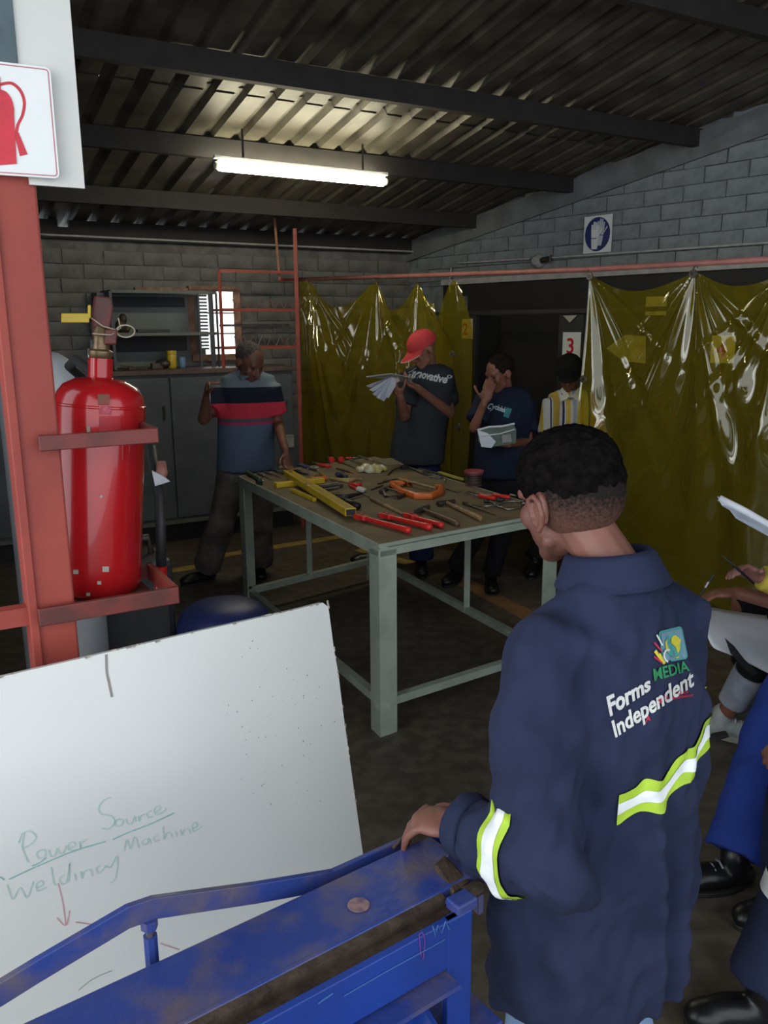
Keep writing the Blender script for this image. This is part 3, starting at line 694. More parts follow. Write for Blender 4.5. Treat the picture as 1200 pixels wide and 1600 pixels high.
b = MB(); b.box(pf((e0 + e1) / 2, -.035, .006), (.2, .2, .012), (D, Nn, Z)); b.obj('base_plate', M_redpost, post)
# white panel fixed to the post, hanging above
pn = at_pf(132, 295, .006); pl_ = at_pf(28, 100, .006); zt_ = at_pf(100, -40, .006).z + .1
pan = thing('white_panel', 'white painted board fixed high on the red post above the fire sign', 'panel', pn)
b = MB(); b.prism([pf(pa(pl_), .002, pn.z), pf(pa(pn), .002, pn.z), pf(pa(pn), .002, zt_), pf(pa(pl_), .002, zt_)], Nn * .008); b.obj('board', M_white, pan)
b = MB(); b.prism([pf(pa(pl_) - .3, .014, at_pf(10, 96).z - .05), pf(pa(pl_) - .001, .014, at_pf(10, 96).z - .05), pf(pa(pl_) - .001, .014, zt_), pf(pa(pl_) - .3, .014, zt_)], -Nn * .01)
o = b.obj('blue_grey_board', mat('blue_grey_board', (.075, .11, .125), .6), loc=pf(pa(pl_) - .15, -.03, at_pf(10, 96).z)); tag(o, 'blue-grey board at the top left edge beside the white panel', 'board')
# fire extinguisher sign
SX = hdir(64); SN = V((SX.y, -SX.x, 0)); SN = SN if SN.y < 0 else -SN
sc0 = at_pf(93, 280, .02)
sgn = thing('fire_sign', 'square white sign with a red fire extinguisher picture on the red post', 'sign', sc0)
def at_s(x, y, o=0): return at_pl(x, y, sc0 + SN * o, SN)
ul = at_s(80, 107); hgt = ul.z - sc0.z; wS = hgt * 1.0
def sp(u, v, o=0): return sc0 + SX * (u - 1) * wS + Z * v * hgt + SN * o     # u 0..1, v 0..1
def rrect(r, o, ins=0.0):
    pts = []
    for cx, cy, a0 in ((1 - r, r, -90), (1 - r, 1 - r, 0), (r, 1 - r, 90), (r, r, 180)):
        for k in range(5):
            an = math.radians(a0 + k * 22.5); pts.append(sp(cx + (r - ins) * math.cos(an), cy + (r - ins) * math.sin(an), o))
    return pts
b = MB(); b.prism(rrect(.05, .0), SN * .005); b.obj('sign_plate', M_signwhite, sgn)
M_pink = mat('pink_sign_line', (.50, .16, .17), .5)
b = MB()
A_, B_ = rrect(.05, .0055, .018), rrect(.05, .0055, .028)
va = [b.bm.verts.new(p) for p in A_]; vb = [b.bm.verts.new(p) for p in B_]
for i in range(len(va)): b.bm.faces.new((va[i], va[(i + 1) % len(va)], vb[(i + 1) % len(va)], vb[i]))
b.obj('border_line', M_pink, sgn)
# picture: body, neck, curved hose with horn (visible right half is cut by the frame)
P = lambda x, y, o=.0055: at_s(x, y, o)
b = MB(); b.prism([P(x, y) for x, y in [(-48, 262), (26, 256), (22, 180)] + smooth2([(22, 170), (18, 155), (10, 144), (1, 140)], 3) + [(0, 120), (-22, 118), (-26, 138), (-46, 155)]], SN * .001); b.obj('extinguisher_picture', M_signred, sgn)
b = MB(); hp = [(0, 132), (18, 130), (32, 142), (38, 160), (35, 180), (28, 195), (25, 212)]
hp = smooth2(hp)
L_ = []; R_ = []
for i, (x, y) in enumerate(hp):
    x0, y0 = hp[max(i - 1, 0)]; x1, y1 = hp[min(i + 1, len(hp) - 1)]; dx, dy = x1 - x0, y1 - y0; l = math.hypot(dx, dy)
    L_.append(P(x - dy / l * 2.4, y + dx / l * 2.4)); R_.append(P(x + dy / l * 2.4, y - dx / l * 2.4))
vl = [b.bm.verts.new(p) for p in L_]; vr = [b.bm.verts.new(p) for p in R_]
for i in range(len(vl) - 1): b.bm.faces.new((vl[i], vl[i + 1], vr[i + 1], vr[i]))
b.prism([P(22, 208), P(29, 207), P(43, 241), P(31, 244)], SN * .0005); b.obj('hose_picture', M_signred, sgn)

# mounting bars of the extinguisher, fixed to the post
zb1 = at_pf(97, 694, .0).z
EXC = at_y(160, 760, 1.68); EXC = V((EXC.x, EXC.y, 0)); ER = .089
ax_t = (Z + D * .095).normalized()
def bar_px(x0, y0, x1, y1, h, p, nm, m=M_reddark):
    a = at_pf(x0, y0, p); c = at_pf(x1, y1, p); c.z = a.z
    t = MB(); t.bar(a, c, .012, h); return t.obj(nm, m, brk, bevel=.002), a, c
brk = thing('extinguisher_bracket', 'two dark red flat bars holding the extinguisher beside the post', 'bracket', at_pf(100, 945, .03))
pb_ = 0.02
o1, ba, bb_ = bar_px(60, 693, 247, 683, .028, pb_, 'strap')
b = MB(); b.bar(bb_ + D * -.004, bb_ - Nn * .19, .010, .028); b.obj('strap_return', M_reddark, brk)
o2, ca_, cb_ = bar_px(60, 965, 279, 928, .034, pb_, 'shelf_bar', M_reddark)
b = MB(); b.bar(cb_ - D * .006, cb_ - D * .006 - Nn * .20, .012, .034); b.obj('shelf_bar', M_redpost, brk)
b = MB(); b.bar(ca_ - Nn * .20, cb_ - Nn * .20, .012, .034); b.obj('shelf_bar', M_reddark, brk)
zsb = ca_.z - .017
b = MB(); b.bar(ca_ + D * .03 - Nn * .10 - Z * .017, cb_ - D * .03 - Nn * .10 - Z * .017, .19, .004); b.obj('shelf_plate', M_reddark, brk)
lp = pf(e0 + .01, -.03, at_pf(15, 972).z); b = MB(); b.bar(lp, lp - D * .5, .03, .035)
o = b.obj('side_bar', M_redpost, post)

# extinguisher
ztop_b = at_pl(168, 588, EXC, Nn).z; zbot_b = ca_.z - .012
hb = ztop_b - zbot_b
EB = V((EXC.x, EXC.y, zbot_b)) - D * (.028)
ext = thing('fire_extinguisher', 'big red fire extinguisher with yellow tag strapped beside the red post', 'fire extinguisher', EB)
b = MB(); pr_ = [(ER * .86, 0), (ER * .97, .012), (ER, .03), (ER, hb - .075), (ER * .985, hb - .052), (ER * .93, hb - .032), (ER * .80, hb - .016), (ER * .55, hb - .004), (ER * .28, hb), (.024, hb + .002), (.024, hb + .038), (.001, hb + .040)]
b.lathe(EB, ax_t, pr_, 48); b.obj('cylinder', M_redext, ext, smooth='auto')
b = MB(); b.lathe(EB + ax_t * (hb - .056), ax_t, [(ER * .985, -.002), (ER * 1.006, 0), (ER * 1.006, .003), (ER * .96, .006)], 48); b.obj('seam_ring', M_redext, ext, smooth='auto')
nk = EB + ax_t * (hb + .04)
M_brass = mat('dull_brass', (.22, .15, .08), .4, .7, col2=(.15, .10, .06), scale=40)
b = MB(); b.lathe(nk, ax_t, [(.020, -.002), (.024, .004), (.024, .012), (.017, .016), (.015, .04), (.018, .045), (.012, .06)], 20); b.obj('valve', M_brass, ext, smooth='auto')
gq = nk + Nn * .024 + ax_t * .028 + D * -.0; b = MB(); b.lathe(gq, Nn, [(.012, -.01), (.013, 0), (.001, .002)], 18)
vt = nk + ax_t * .035
b = MB(); b.prism([vt - D * .012, vt + D * .014, vt + D * .024 + ax_t * .062, vt + D * .020 + ax_t * .082, vt - D * .010 + ax_t * .086, vt - D * .014 + ax_t * .05], -Nn * .028)
b.obj('lever', M_reddark, ext, bevel=.004)
b = MB(); b.prism([vt + D * .002 - ax_t * .01, vt + D * .026 - ax_t * .01, vt + D * .028 + ax_t * .02, vt + D * .004 + ax_t * .02], Nn * .02); b.obj('carry_handle', M_reddark, ext, bevel=.003)
yt = vt + ax_t * .042 - D * .012 + Nn * .004
b = MB(); b.box(yt - D * .038, (.052, .006, .018), (D, Nn, ax_t)); b.box(yt - D * .012 + ax_t * .012, (.006, .005, .026), (D, Nn, ax_t)); b.obj('safety_pin_tag', M_yellow, ext, bevel=.002)
M_wire = mat('seal_wire', (.45, .38, .27), .5)
b = MB(); w0 = yt - D * .008; pts = [w0, w0 + D * .018 - Z * .016 + Nn * .014, w0 + D * .045 - Z * .024 + Nn * .012, w0 + D * .055 - Z * .02, w0 + D * .052 + Z * .0]
b.tube(pts, .0015, 6); b.tube([w0 + D * (.062 + .018 * math.cos(t)) + Z * (-.026 + .012 * math.sin(t)) + Nn * .01 for t in [k * PI / 8 for k in range(17)]], .0016, 6)
b.tube([w0 - Z * .030 + D * -.004 + Nn * .018, w0 - Z * .033 + D * .03 + Nn * .02, w0 + D * .046 - Z * .026 + Nn * .01], .0014, 6)
b.obj('seal_wire', M_wire, ext, smooth=True)
# worn sticker, white spot, paint chips on the cylinder
def on_cyl(px, py, r=ER):
    d = ray(px, py); o_ = CAM
    # intersect ray with tilted cylinder
    a = ax_t; dp = d - a * d.dot(a); q = (o_ - EB); qp = q - a * q.dot(a)
    A = dp.dot(dp); B_ = 2 * dp.dot(qp); C_ = qp.dot(qp) - r * r; disc_ = max(B_ * B_ - 4 * A * C_, 0)
    t = (-B_ - math.sqrt(disc_)) / (2 * A); p = o_ + d * t; n = (p - EB); n = (n - a * n.dot(a)).normalized(); return p, n
def cyl_patch(x0, y0, x1, y1, nm, m, off=.0012, nseg=6):
    b = MB(); g = []
    for j in range(3):
        row = []
        for i in range(nseg + 1):
            p, n = on_cyl(x0 + (x1 - x0) * i / nseg, y0 + (y1 - y0) * j / 2); row.append(b.bm.verts.new(p + n * off))
        g.append(row)
    for j in range(2):
        for i in range(nseg): b.bm.faces.new((g[j][i], g[j][i + 1], g[j + 1][i + 1], g[j + 1][i]))
    return b.obj(nm, m, ext)
cyl_patch(153, 616, 171, 632, 'worn_emblem', mat('brown_emblem', (.20, .035, .02), .6, col2=(.12, .05, .02), scale=60))
cyl_patch(155, 634, 174, 648, 'worn_sticker', mat('pink_sticker_rest', (.46, .13, .16), .6, col2=(.34, .03, .05), scale=60))
cyl_patch(155, 650, 188, 682, 'label_ghost', mat('rubbed_label', (.28, .012, .02), .5, col2=(.38, .008, .014), scale=25))
cyl_patch(136, 666, 141, 678, 'chip', mat('chip_grey', (.40, .36, .30), .7))
for x, y, s in ((119, 894, 4), (165, 890, 5), (155, 911, 3), (138, 929, 3), (158, 776, 2), (157, 944, 0)):
    if s: cyl_patch(x - s, y - s, x + s, y + s * .7, 'chip', MATS['chip_grey'], nseg=3)
# hose: from the valve behind the body down to a clip at the right
hq = lambda x, y, Y: at_y(x, y, Y)
b = MB(); b.tube([vt - D * .01, hq(150, 585, 1.74), hq(118, 562, 1.86), hq(108, 572, 1.95), hq(140, 600, 2.0)], .011, 10)
b.obj('hose', M_rubber, ext, smooth=True)
b = MB(); b.tube([vt - D * .012 - Z * .01, hq(141, 566, 1.74), hq(141, 545, 1.74)], .006, 8); b.obj('valve_stub', M_steel, ext, smooth=True)
b = MB(); b.tube([hq(237, 700, 1.95), hq(243, 745, 1.86), hq(249, 775, 1.82), hq(251, 820, 1.80), hq(252, 885, 1.79)], .0115, 10); b.obj('hose', M_rubber, ext, smooth=True)
b = MB(); b.tube([hq(252, 884, 1.79), hq(251, 925, 1.79)], [.013, .015], 14); b.obj('nozzle', M_redext, ext, smooth='auto')
b = MB(); b.tube([hq(250, 752, 1.84), hq(253, 738, 1.85), hq(252, 722, 1.86)], [.011, .013, .010], 12); b.obj('hose_coupling', mat('copper_pink', (.34, .14, .10), .5), ext, smooth=True)
a = hq(238, 735, 1.83); b = MB(); b.prism([a, hq(256, 744, 1.83), hq(266, 752, 1.82), hq(250, 757, 1.82), hq(243, 759, 1.82)], -V((0, .004, 0))); b.obj('paper_tag', M_paper, ext)

# ================================================================ THINGS BEHIND THE POST
q = at_y(62, 560, 2.7); zc = at_y(62, 549, 2.7).z; rr = (at_y(128, 600, 2.7) - at_y(62, 600, 2.7)).length
gcq = V((q.x, q.y, 0))
gcy = thing('gas_cylinder', 'pale grey round-shouldered gas cylinder standing behind the extinguisher', 'gas cylinder', gcq)
b = MB(); b.lathe(gcq, Z, [(rr * .9, 0), (rr, .02), (rr, zc - .16), (rr * .97, zc - .12), (rr * .86, zc - .07), (rr * .68, zc - .03), (rr * .42, zc - .006), (rr * .2, zc), (.001, zc + .002)], 36); b.obj('body', mat('pale_grey_cylinder', (.42, .44, .46), .5, col2=(.34, .36, .38), scale=5), gcy, smooth='auto')
b = MB(); b.lathe(gcq + Z * (zc - .004), Z, [(.02, 0), (.02, .03), (.012, .04), (.012, .07)], 16); b.obj('valve', M_darksteel, gcy, smooth='auto')
# dark machine under the extinguisher
q = at_z(165, 1010, .55)
dm = thing('welding_machine', 'dark box-shaped machine standing under the red extinguisher', 'machine', V((q.x, q.y + .12, 0)))
cq = V((q.x, q.y + .12, .46)); b = MB(); b.box(cq + Z * -.01, (.40, .22, .78), (D, Nn, Z)); b.obj('body', mat('near_black_case', (.022, .022, .025), .5), dm, bevel=.03)
b = MB(); b.tube([cq + D * -.15 + Z * .37, cq + D * -.14 + Z * .44, cq + D * .14 + Z * .44, cq + D * .15 + Z * .37], .012, 10); b.obj('handle', M_darksteel, dm, smooth=True)
b = MB()
for k in (-.16, .16): b.cyl(cq + D * k - Z * .40 - Nn * .02, cq + D * k - Z * .40 + Nn * .14, .06)
b.obj('castor', M_rubber, dm)
# blue round stool
q = at_z(350, 962, .60); 
st = thing('round_stool', 'dark blue round padded stool behind the top edge of the whiteboard', 'stool', V((q.x, q.y, 0)))
rs_ = (at_y(424, 962, q.y) - at_y(276, 962, q.y)).length / 2
b = MB(); b.lathe(V((q.x, q.y, .53)), Z, [(rs_ * .96, 0), (rs_, .02), (rs_ * .99, .05), (rs_ * .90, .085), (rs_ * .70, .11), (rs_ * .4, .122), (.001, .126)], 40); b.obj('seat', mat('dark_blue_vinyl', (.012, .022, .10), .45), st, smooth='auto')
for k in range(4):
    an = k * PI / 2 + .4; c_ = V((math.cos(an), math.sin(an), 0)); b = MB(); b.cyl(V((q.x, q.y, .53)) + c_ * rs_ * .6, V((q.x, q.y, 0)) + c_ * rs_ * 1.0, .013); b.obj('leg', M_darksteel, st)
b = MB(); b.tube([V((q.x, q.y, .2)) + V((math.cos(t), math.sin(t), 0)) * rs_ * .85 for t in [k * PI / 10 for k in range(21)]], .008, 8); b.obj('foot_ring', M_darksteel, st, smooth=True)

# ================================================================ WHITEBOARD
BD = hdir(55); BNh = hdir(145)
TR = at_y(512, 940, 1.70)
BN0 = BD.cross((BNh * .2303 - Z).normalized()); 
down = (BNh * .2303 - Z).normalized(); BNn = down.cross(BD).normalized()
if BNn.y > 0: BNn = -BNn
def at_b(x, y, o=0.0): return at_pl(x, y, TR + BNn * o, BNn)
Lb = TR.z / -down.z - .01
tl_ = at_b(0, 1057); ed = (TR - tl_).normalized()
wbq = [TR, TR + down * Lb, TR + down * Lb - ed * 1.75, TR - ed * 1.75]
wbd = thing('whiteboard', 'big white writing board leaning in front of the red post, green handwriting', 'whiteboard', TR + down * Lb - ed * .9)
b = MB(); cuts = [TR - ed * .012, TR + down * .012, TR + down * .10 + ed * -.001, TR + down * .16 + ed * .0015, TR + down * .24, TR + down * Lb, TR + down * Lb - ed * 1.75, TR - ed * 1.75, TR - ed * .5 + down * .001, TR - ed * .3, TR - ed * .1 + down * .0015]
b.prism(cuts, -BNn * .018); b.obj('board', M_board, wbd)
b = MB(); rnd = random.Random(3)
for k in range(26):
    f = rnd.random() ** 1.5; q = TR - ed * (.02 + f * .8) + down * rnd.uniform(-.001, .002) + BNn * .0; b.box(q, (rnd.uniform(.003, .012), .004, rnd.uniform(.001, .003)), (ed, BNn, down))
for k in range(18):
    q = TR + down * (rnd.random() ** 1.3 * .45); b.box(q + BNn * .0, (rnd.uniform(.001, .004), .004, rnd.uniform(.003, .012)), (ed, BNn, down))
b.obj('chipped_edge', M_chip, wbd, kind='stuff')
M_gink = mat('faint_green_marker', (.34, .52, .47), .5, col2=(.52, .60, .57), scale=60, mix=(.3, .8))
M_rink = mat('faint_red_marker', (.58, .32, .33), .5); M_gscratch = mat('grey_scratch', (.26, .24, .22), .6); M_teal = mat('teal_marker', (.22, .47, .46), .5)
def stroke(bm_, pts, wpx=1.6):
    """a pen stroke: thin raised ribbon on the board through pixel points"""
    q = [at_b(x, y, .0008) for x, y in pts]; hw = wpx * .0011 / 2 * .62
    prev = None
    for i, p in enumerate(q):
        t = q[min(i + 1, len(q) - 1)] - q[max(i - 1, 0)]; s = t.cross(BNn).normalized() * hw * 1.6
        a, c = bm_.verts.new(p + s), bm_.verts.new(p - s)
        if prev: bm_.faces.new((prev[0], a, c, prev[1]))
        prev = (a, c)
def strokes(name, m, lst, w=1.6):
    b = MB()
    for s in lst:
        # densify with Catmull-Rom
        pts = [V((*p, 0)) for p in s]; out = []
        for i in range(len(pts) - 1):
            p0, p1, p2, p3 = pts[max(i - 1, 0)], pts[i], pts[i + 1], pts[min(i + 2, len(pts) - 1)]
            for k in range(5):
                t = k / 5; v = 0.5 * ((2 * p1) + (-p0 + p2) * t + (2 * p0 - 5 * p1 + 4 * p2 - p3) * t * t + (-p0 + 3 * p1 - 3 * p2 + p3) * t ** 3); out.append((v.x, v.y))
        out.append((pts[-1].x, pts[-1].y)); stroke(b.bm, out, w)
    return b.obj(name, m, wbd)
h2 = lambda l: [(x / 2, 930 + y / 2) for x, y in l]
power = [[(75, 745), (70, 790), (88, 835)], [(58, 775), (70, 745), (95, 738), (112, 755), (100, 775), (75, 790)],
         [(130, 795), (115, 805), (120, 822), (138, 818), (142, 800), (130, 795)],
         [(152, 795), (158, 815), (172, 812), (178, 790), (186, 808), (200, 802), (206, 782)],
         [(212, 790), (232, 785), (232, 772), (216, 775), (214, 795), (240, 796)], [(248, 770), (252, 792), (254, 775), (272, 762)]]
source = [[(348, 632), (325, 640), (308, 665), (318, 685), (348, 690), (358, 710), (340, 730), (318, 728)],
          [(372, 700), (360, 708), (364, 722), (380, 718), (384, 704), (372, 700)], [(394, 698), (398, 714), (412, 712), (420, 690), (424, 708)],
          [(432, 690), (436, 706), (438, 692), (452, 684)], [(474, 672), (460, 680), (462, 694), (478, 692)], [(484, 680), (500, 668), (496, 658), (482, 668), (486, 686), (512, 676), (518, 664)]]
weld = [[(22, 905), (40, 950), (62, 915), (84, 945), (104, 895)], [(112, 915), (134, 905), (130, 893), (114, 902), (118, 925), (146, 912)],
        [(160, 850), (168, 900), (178, 905)], [(200, 875), (186, 885), (192, 902), (208, 895), (218, 835), (214, 895)], [(232, 870), (238, 892)],
        [(252, 862), (256, 886), (262, 865), (282, 858), (288, 878)], [(312, 845), (300, 855), (308, 868), (324, 855), (330, 846), (345, 850), (366, 815), (362, 880), (345, 900)]]
mach = [[(388, 800), (396, 765), (408, 792), (420, 755), (434, 790)], [(454, 762), (444, 770), (450, 780), (462, 774), (462, 760), (472, 776)],
        [(492, 750), (480, 758), (486, 770), (498, 764)], [(510, 722), (512, 762), (520, 745), (532, 742), (538, 758)], [(548, 738), (552, 754)], [(564, 732), (568, 750), (576, 732), (588, 730), (594, 745)], [(600, 730), (616, 722), (612, 710), (600, 720), (606, 738), (632, 722)]]
strokes('green_handwriting', M_gink, [h2(s) for s in power + source + weld + mach], 2.1)
strokes('underline', M_teal, [h2([(28, 888), (110, 850), (230, 800), (330, 770)]), h2([(352, 764), (400, 742), (470, 715), (545, 680)]), h2([(0, 880), (14, 890)]), h2([(145, 820), (120, 838), (100, 846)])], 1.8)
strokes('red_arrow', M_rink, [h2([(182, 900), (196, 960), (206, 1030)]), h2([(178, 1008), (206, 1032), (218, 985)]), h2([(236, 1022), (290, 1030), (340, 1042)]), h2([(500, 1088), (560, 1108)])], 1.8)
strokes('grey_scratch', M_gscratch, [h2([(332, 185), (334, 240), (340, 270), (350, 318)])], 4.2)
strokes('fine_line', M_gscratch, [h2([(246, 1235), (290, 1200), (350, 1173)])], 1.0)
b = MB(); rnd = random.Random(5)
for k in range(75):
    x = 365 + rnd.random() * 140 + (0 if rnd.random() < .6 else rnd.uniform(-60, 20)); y = 1000 + rnd.random() ** .9 * 260; s = rnd.choice((.0006, .0008, .0012, .0016)); q = at_b(x, y, .0006)
    b.box(q, (s * 1.3, .0004, s * rnd.uniform(.8, 2)), (ed, BNn, down))
b.obj('specks', mat('speck_grey', (.28, .27, .25), .7), wbd, kind='stuff')

# ================================================================ BLUE SHEET METAL FOLDER
MT = hdir(54); MM = hdir(144); MO = at_z(640, 1320, .80)
MO0 = V((MO.x, MO.y, 0))
def mc(t, m, z): return MO0 + MT * t + MM * m + Z * z
AXM = (MT, MM, Z)
fold = thing('folding_machine', 'blue sheet metal folding machine with a worn steel jaw in the foreground', 'machine', mc(-.5, .1, 0))
TL = -1.15                                        # left end, far outside the frame
b = MB(); b.prism([mc(TL, -.0, .80), mc(TL, .125, .803), mc(TL, .125, .785), mc(TL, .02, .765), mc(TL, 0, .765)], MT * (.045 - TL)); b.obj('clamp_beam', M_blue, fold, bevel=.003)
b = MB(); b.prism([mc(TL, .118, .803), mc(TL, .134, .797), mc(TL, .134, .775), mc(TL, .118, .77)], MT * (-.035 - TL)); b.obj('upper_jaw', M_rust, fold)
b = MB(); b.prism([mc(TL, .10, .778), mc(TL, .160, .784), mc(TL, .160, .75), mc(TL, .10, .74)], MT * (-.03 - TL)); b.obj('lower_jaw', M_rust, fold)
b = MB(); b.prism([mc(TL, .158, .790), mc(TL, .170, .790), mc(TL, .170, .708), mc(TL, .158, .708)], MT * (-.012 - TL)); b.obj('folding_leaf', M_bluebright, fold, bevel=.002)
b = MB(); b.prism([mc(TL, .150, .703), mc(TL, .200, .703), mc(TL, .200, .695), mc(TL, .158, .695), mc(TL, .158, .655), mc(TL, .150, .655)], MT * (-.06 - TL)); b.obj('leaf_angle', M_blue, fold)
b = MB(); b.box(mc(-.036, .164, .66), (.048, .014, .26), AXM); b.obj('end_plate', M_bluebright, fold, bevel=.002)
# truss strap above the beam: bent flat bar with adjuster bolt
def tr_(px, py): q = at_pl(px, py, mc(0, -.03, 0), MM); return ((q - MO0).dot(MT), q.z)
tp = [(-1.2, .80), tr_(0, 1552), tr_(60, 1515), tr_(200, 1432), tr_(240, 1418), tr_(400, 1395), tr_(520, 1374), (.02, .775)]
bm_ = MB(); hh = .017
top = [mc(t, -.036, z + hh) for t, z in tp]; bot = [mc(t, -.036, z - hh) for t, z in tp]
bm_.prism(top + list(reversed(bot)), MM * .010); bm_.obj('truss_strap', M_blue, fold, bevel=.0015)
t0, z0_ = tr_(233, 1440)
b = MB(); b.cyl(mc(t0, -.03, z0_ - .07), mc(t0, -.03, z0_ + .0), .0055); b.obj('adjuster_rod', M_steel, fold)
b = MB(); b.cyl(mc(t0, -.03, z0_ - .010), mc(t0, -.03, z0_ + .004), .012, seg=6); b.cyl(mc(t0, -.03, z0_ - .075), mc(t0, -.03, z0_ - .022), .010, seg=8); b.obj('adjuster_nut', M_blue, fold)
b = MB(); b.lathe(mc(-.155, .075, .8025), Z, [(.001, .0005), (.014, .0005), (.017, .001), (.016, .0015), (.001, .0012)], 24); b.obj('bolt_patch', mat('rusty_patch', (.26, .16, .15), .6, col2=(.12, .08, .12), scale=60), fold)
# right end: hinge block and clamp lugs
b = MB(); b.prism([mc(.045, .004, .80), mc(.075, .010, .80), mc(.075, .06, .77), mc(.045, .06, .77)], -Z * .12); b.obj('end_block', M_bluebright, fold, bevel=.003)
b = MB(); b.prism([mc(-.01, .075, .81), mc(.018, .07, .815), mc(.02, .13, .80), mc(-.02, .135, .80)], -Z * .035); b.obj('jaw_shoe', M_rust, fold, bevel=.004)
b = MB(); b.prism([mc(.02, .065, .805), mc(.032, .062, .805), mc(.032, .150, .788), mc(.02, .150, .788)], -Z * .04); b.obj('clamp_lug', M_blue, fold, bevel=.003)
b = MB(); b.box(mc(-.02, .155, .795), (.04, .03, .018), AXM); b.obj('hinge_block', M_blue, fold, bevel=.003)
b = MB(); b.cyl(mc(.0, .14, .79), mc(.03, .14, .79), .012); b.obj('hinge_pin', M_rust, fold); b = MB(); b.cyl(mc(.035, .09, .785), mc(.045, .09, .785), .012); b.obj('hinge_pin', M_rust, fold)
b = MB(); b.tube([mc(-.02, -.02, .79), mc(0.01, -.022, .806), mc(.02, -.016, .804)], .003, 8); b.obj('grip_wire', M_rust, fold)
# stand: leg, foot plate with bolts
b = MB(); b.box(mc(-.10, .12, .33), (.05, .05, .62), AXM); b.obj('leg', M_bluebright, fold, bevel=.003)
b = MB(); b.box(mc(-1.0, .10, .34), (.05, .05, .64), AXM); b.obj('leg', M_bluebright, fold, bevel=.003)
b = MB(); b.box(mc(-.10, .10, .01), (.10, .45, .02), AXM); b.obj('foot', M_blue, fold)
b = MB(); b.box(mc(-1.0, .10, .01), (.10, .45, .02), AXM); b.obj('foot', M_blue, fold)
b = MB(); b.box(mc(-.045, .150, .575), (.16, .09, .012), AXM); b.obj('mounting_plate', M_blue, fold, bevel=.002)
b = MB(); b.prism([mc(-.10, .19, .64), mc(-.10, .10, .68), mc(-.10, .10, .57), mc(-.10, .19, .57)], MT * .008); b.obj('gusset', M_bluebright, fold)
for t in (-.085, -.005):
    b = MB(); b.cyl(mc(t, .135, .581), mc(t, .135, .592), .010, seg=6); b.obj('bolt', M_steel, fold)
b = MB(); b.box(mc(-.55, .05, .755), (1.2, .05, .03), AXM); b.obj('under_beam', M_blue, fold)
M_tchalk = mat('pale_teal_scribble', (.05, .14, .36), .6); M_rchalk = mat('red_scribble', (.16, .04, .22), .6)
fx = lambda x, y: at_pl(x, y, mc(0, .1712, 0), MM)
b = MB(); b.tube([fx(538, 1556), fx(600, 1520), fx(695, 1468)], .0008, 5); b.tube([fx(497, 1568), fx(520, 1552)], .0012, 5); b.tube([fx(676, 1447), fx(680, 1462), fx(684, 1446), fx(690, 1458), fx(696, 1440), fx(702, 1452)], .001, 5); b.obj('chalk_line', M_tchalk, fold)
b = MB(); b.tube([fx(655, 1460), fx(657, 1490), fx(661, 1500), fx(664, 1470), fx(660, 1456), fx(655, 1460)], .0007, 5); b.obj('chalk_mark', M_rchalk, fold)

# ================================================================ WORK TABLE
TZ = .82
tL, tN, tF = at_z(372, 744, TZ), at_z(592, 851, TZ), at_z(598, 712, TZ)
tdir = (at_z(808, 811, TZ) - tN).normalized(); tR = tN + tdir * 1.0
tF = tL + (tF - tL).normalized() * 1.04
tab = thing('work_table', 'pale green steel work table with brown top covered in tools', 'table', (tL + tR) / 2 - Z * TZ)
cen = (tL + tN + tF + tR) / 4
def inset(p, k): return p + (cen - p).normalized() * k
b = MB(); b.prism([inset(p, .012) - Z * .012 for p in (tL, tN, tR, tF)], Z * .010); b.obj('board_top', M_tabletop, tab)
cor = (tL, tN, tR, tF)
for i in range(4):
    p, q = cor[i], cor[(i + 1) % 4]; dd = (q - p).normalized(); inn = Z.cross(dd); inn = inn if inn.dot(cen - p) > 0 else -inn
    b = MB(); b.bar(p + inn * .003 - Z * .026, q + inn * .003 - Z * .026, .006, .052); b.bar(p + inn * .02 - Z * .016, q + inn * .02 - Z * .016, .04, .006); b.obj('edge_angle', M_table, tab)
    # lower rail
    zr = .135; b = MB(); b.bar(p + inn * .03 + Z * (zr - TZ), q + inn * .03 + Z * (zr - TZ), .035, .035); b.obj('lower_rail', M_table, tab)
M_legside = M_table
for i, c in enumerate(cor):
    n1 = (cor[(i + 1) % 4] - c).normalized(); n2 = (cor[(i - 1) % 4] - c).normalized(); w_ = .085
    b = MB()
    b.prism([c + Z * -.03, c + n1 * w_ - Z * .03, c + n1 * w_ + n2 * .007 - Z * .03, c + n1 * .007 + n2 * .007 - Z * .03, c + n1 * .007 + n2 * w_ - Z * .03, c + n2 * w_ - Z * .03], -Z * (TZ - .03))
    b.obj('leg', M_table, tab)
def mid_leg(p, q, f):
    c = p + (q - p) * f; dd = (q - p).normalized(); inn = Z.cross(dd); inn = inn if inn.dot(cen - p) > 0 else -inn
    c = c + inn * .03; b = MB(); b.bar(c - Z * (TZ - .12), c - Z * .03, .032, .032); b.obj('support', M_table, tab)
mid_leg(tL, tF, .45); mid_leg(tF, tR, .62)
mid_leg(tL, tN, .60) if False else None

# ================================================================ TOOLS ON THE TABLE
TS = TZ - .002
def tq(x, y, h=0.0): return at_z(x, y, TS + h)
GT = 'tools laid out on the table'
def tool(name, label, cat, q): return thing(name, label, cat, V((q.x, q.y, TS)), GT)
def flat_dir(a, c): d = (c - a); d.z = 0; return d.normalized()
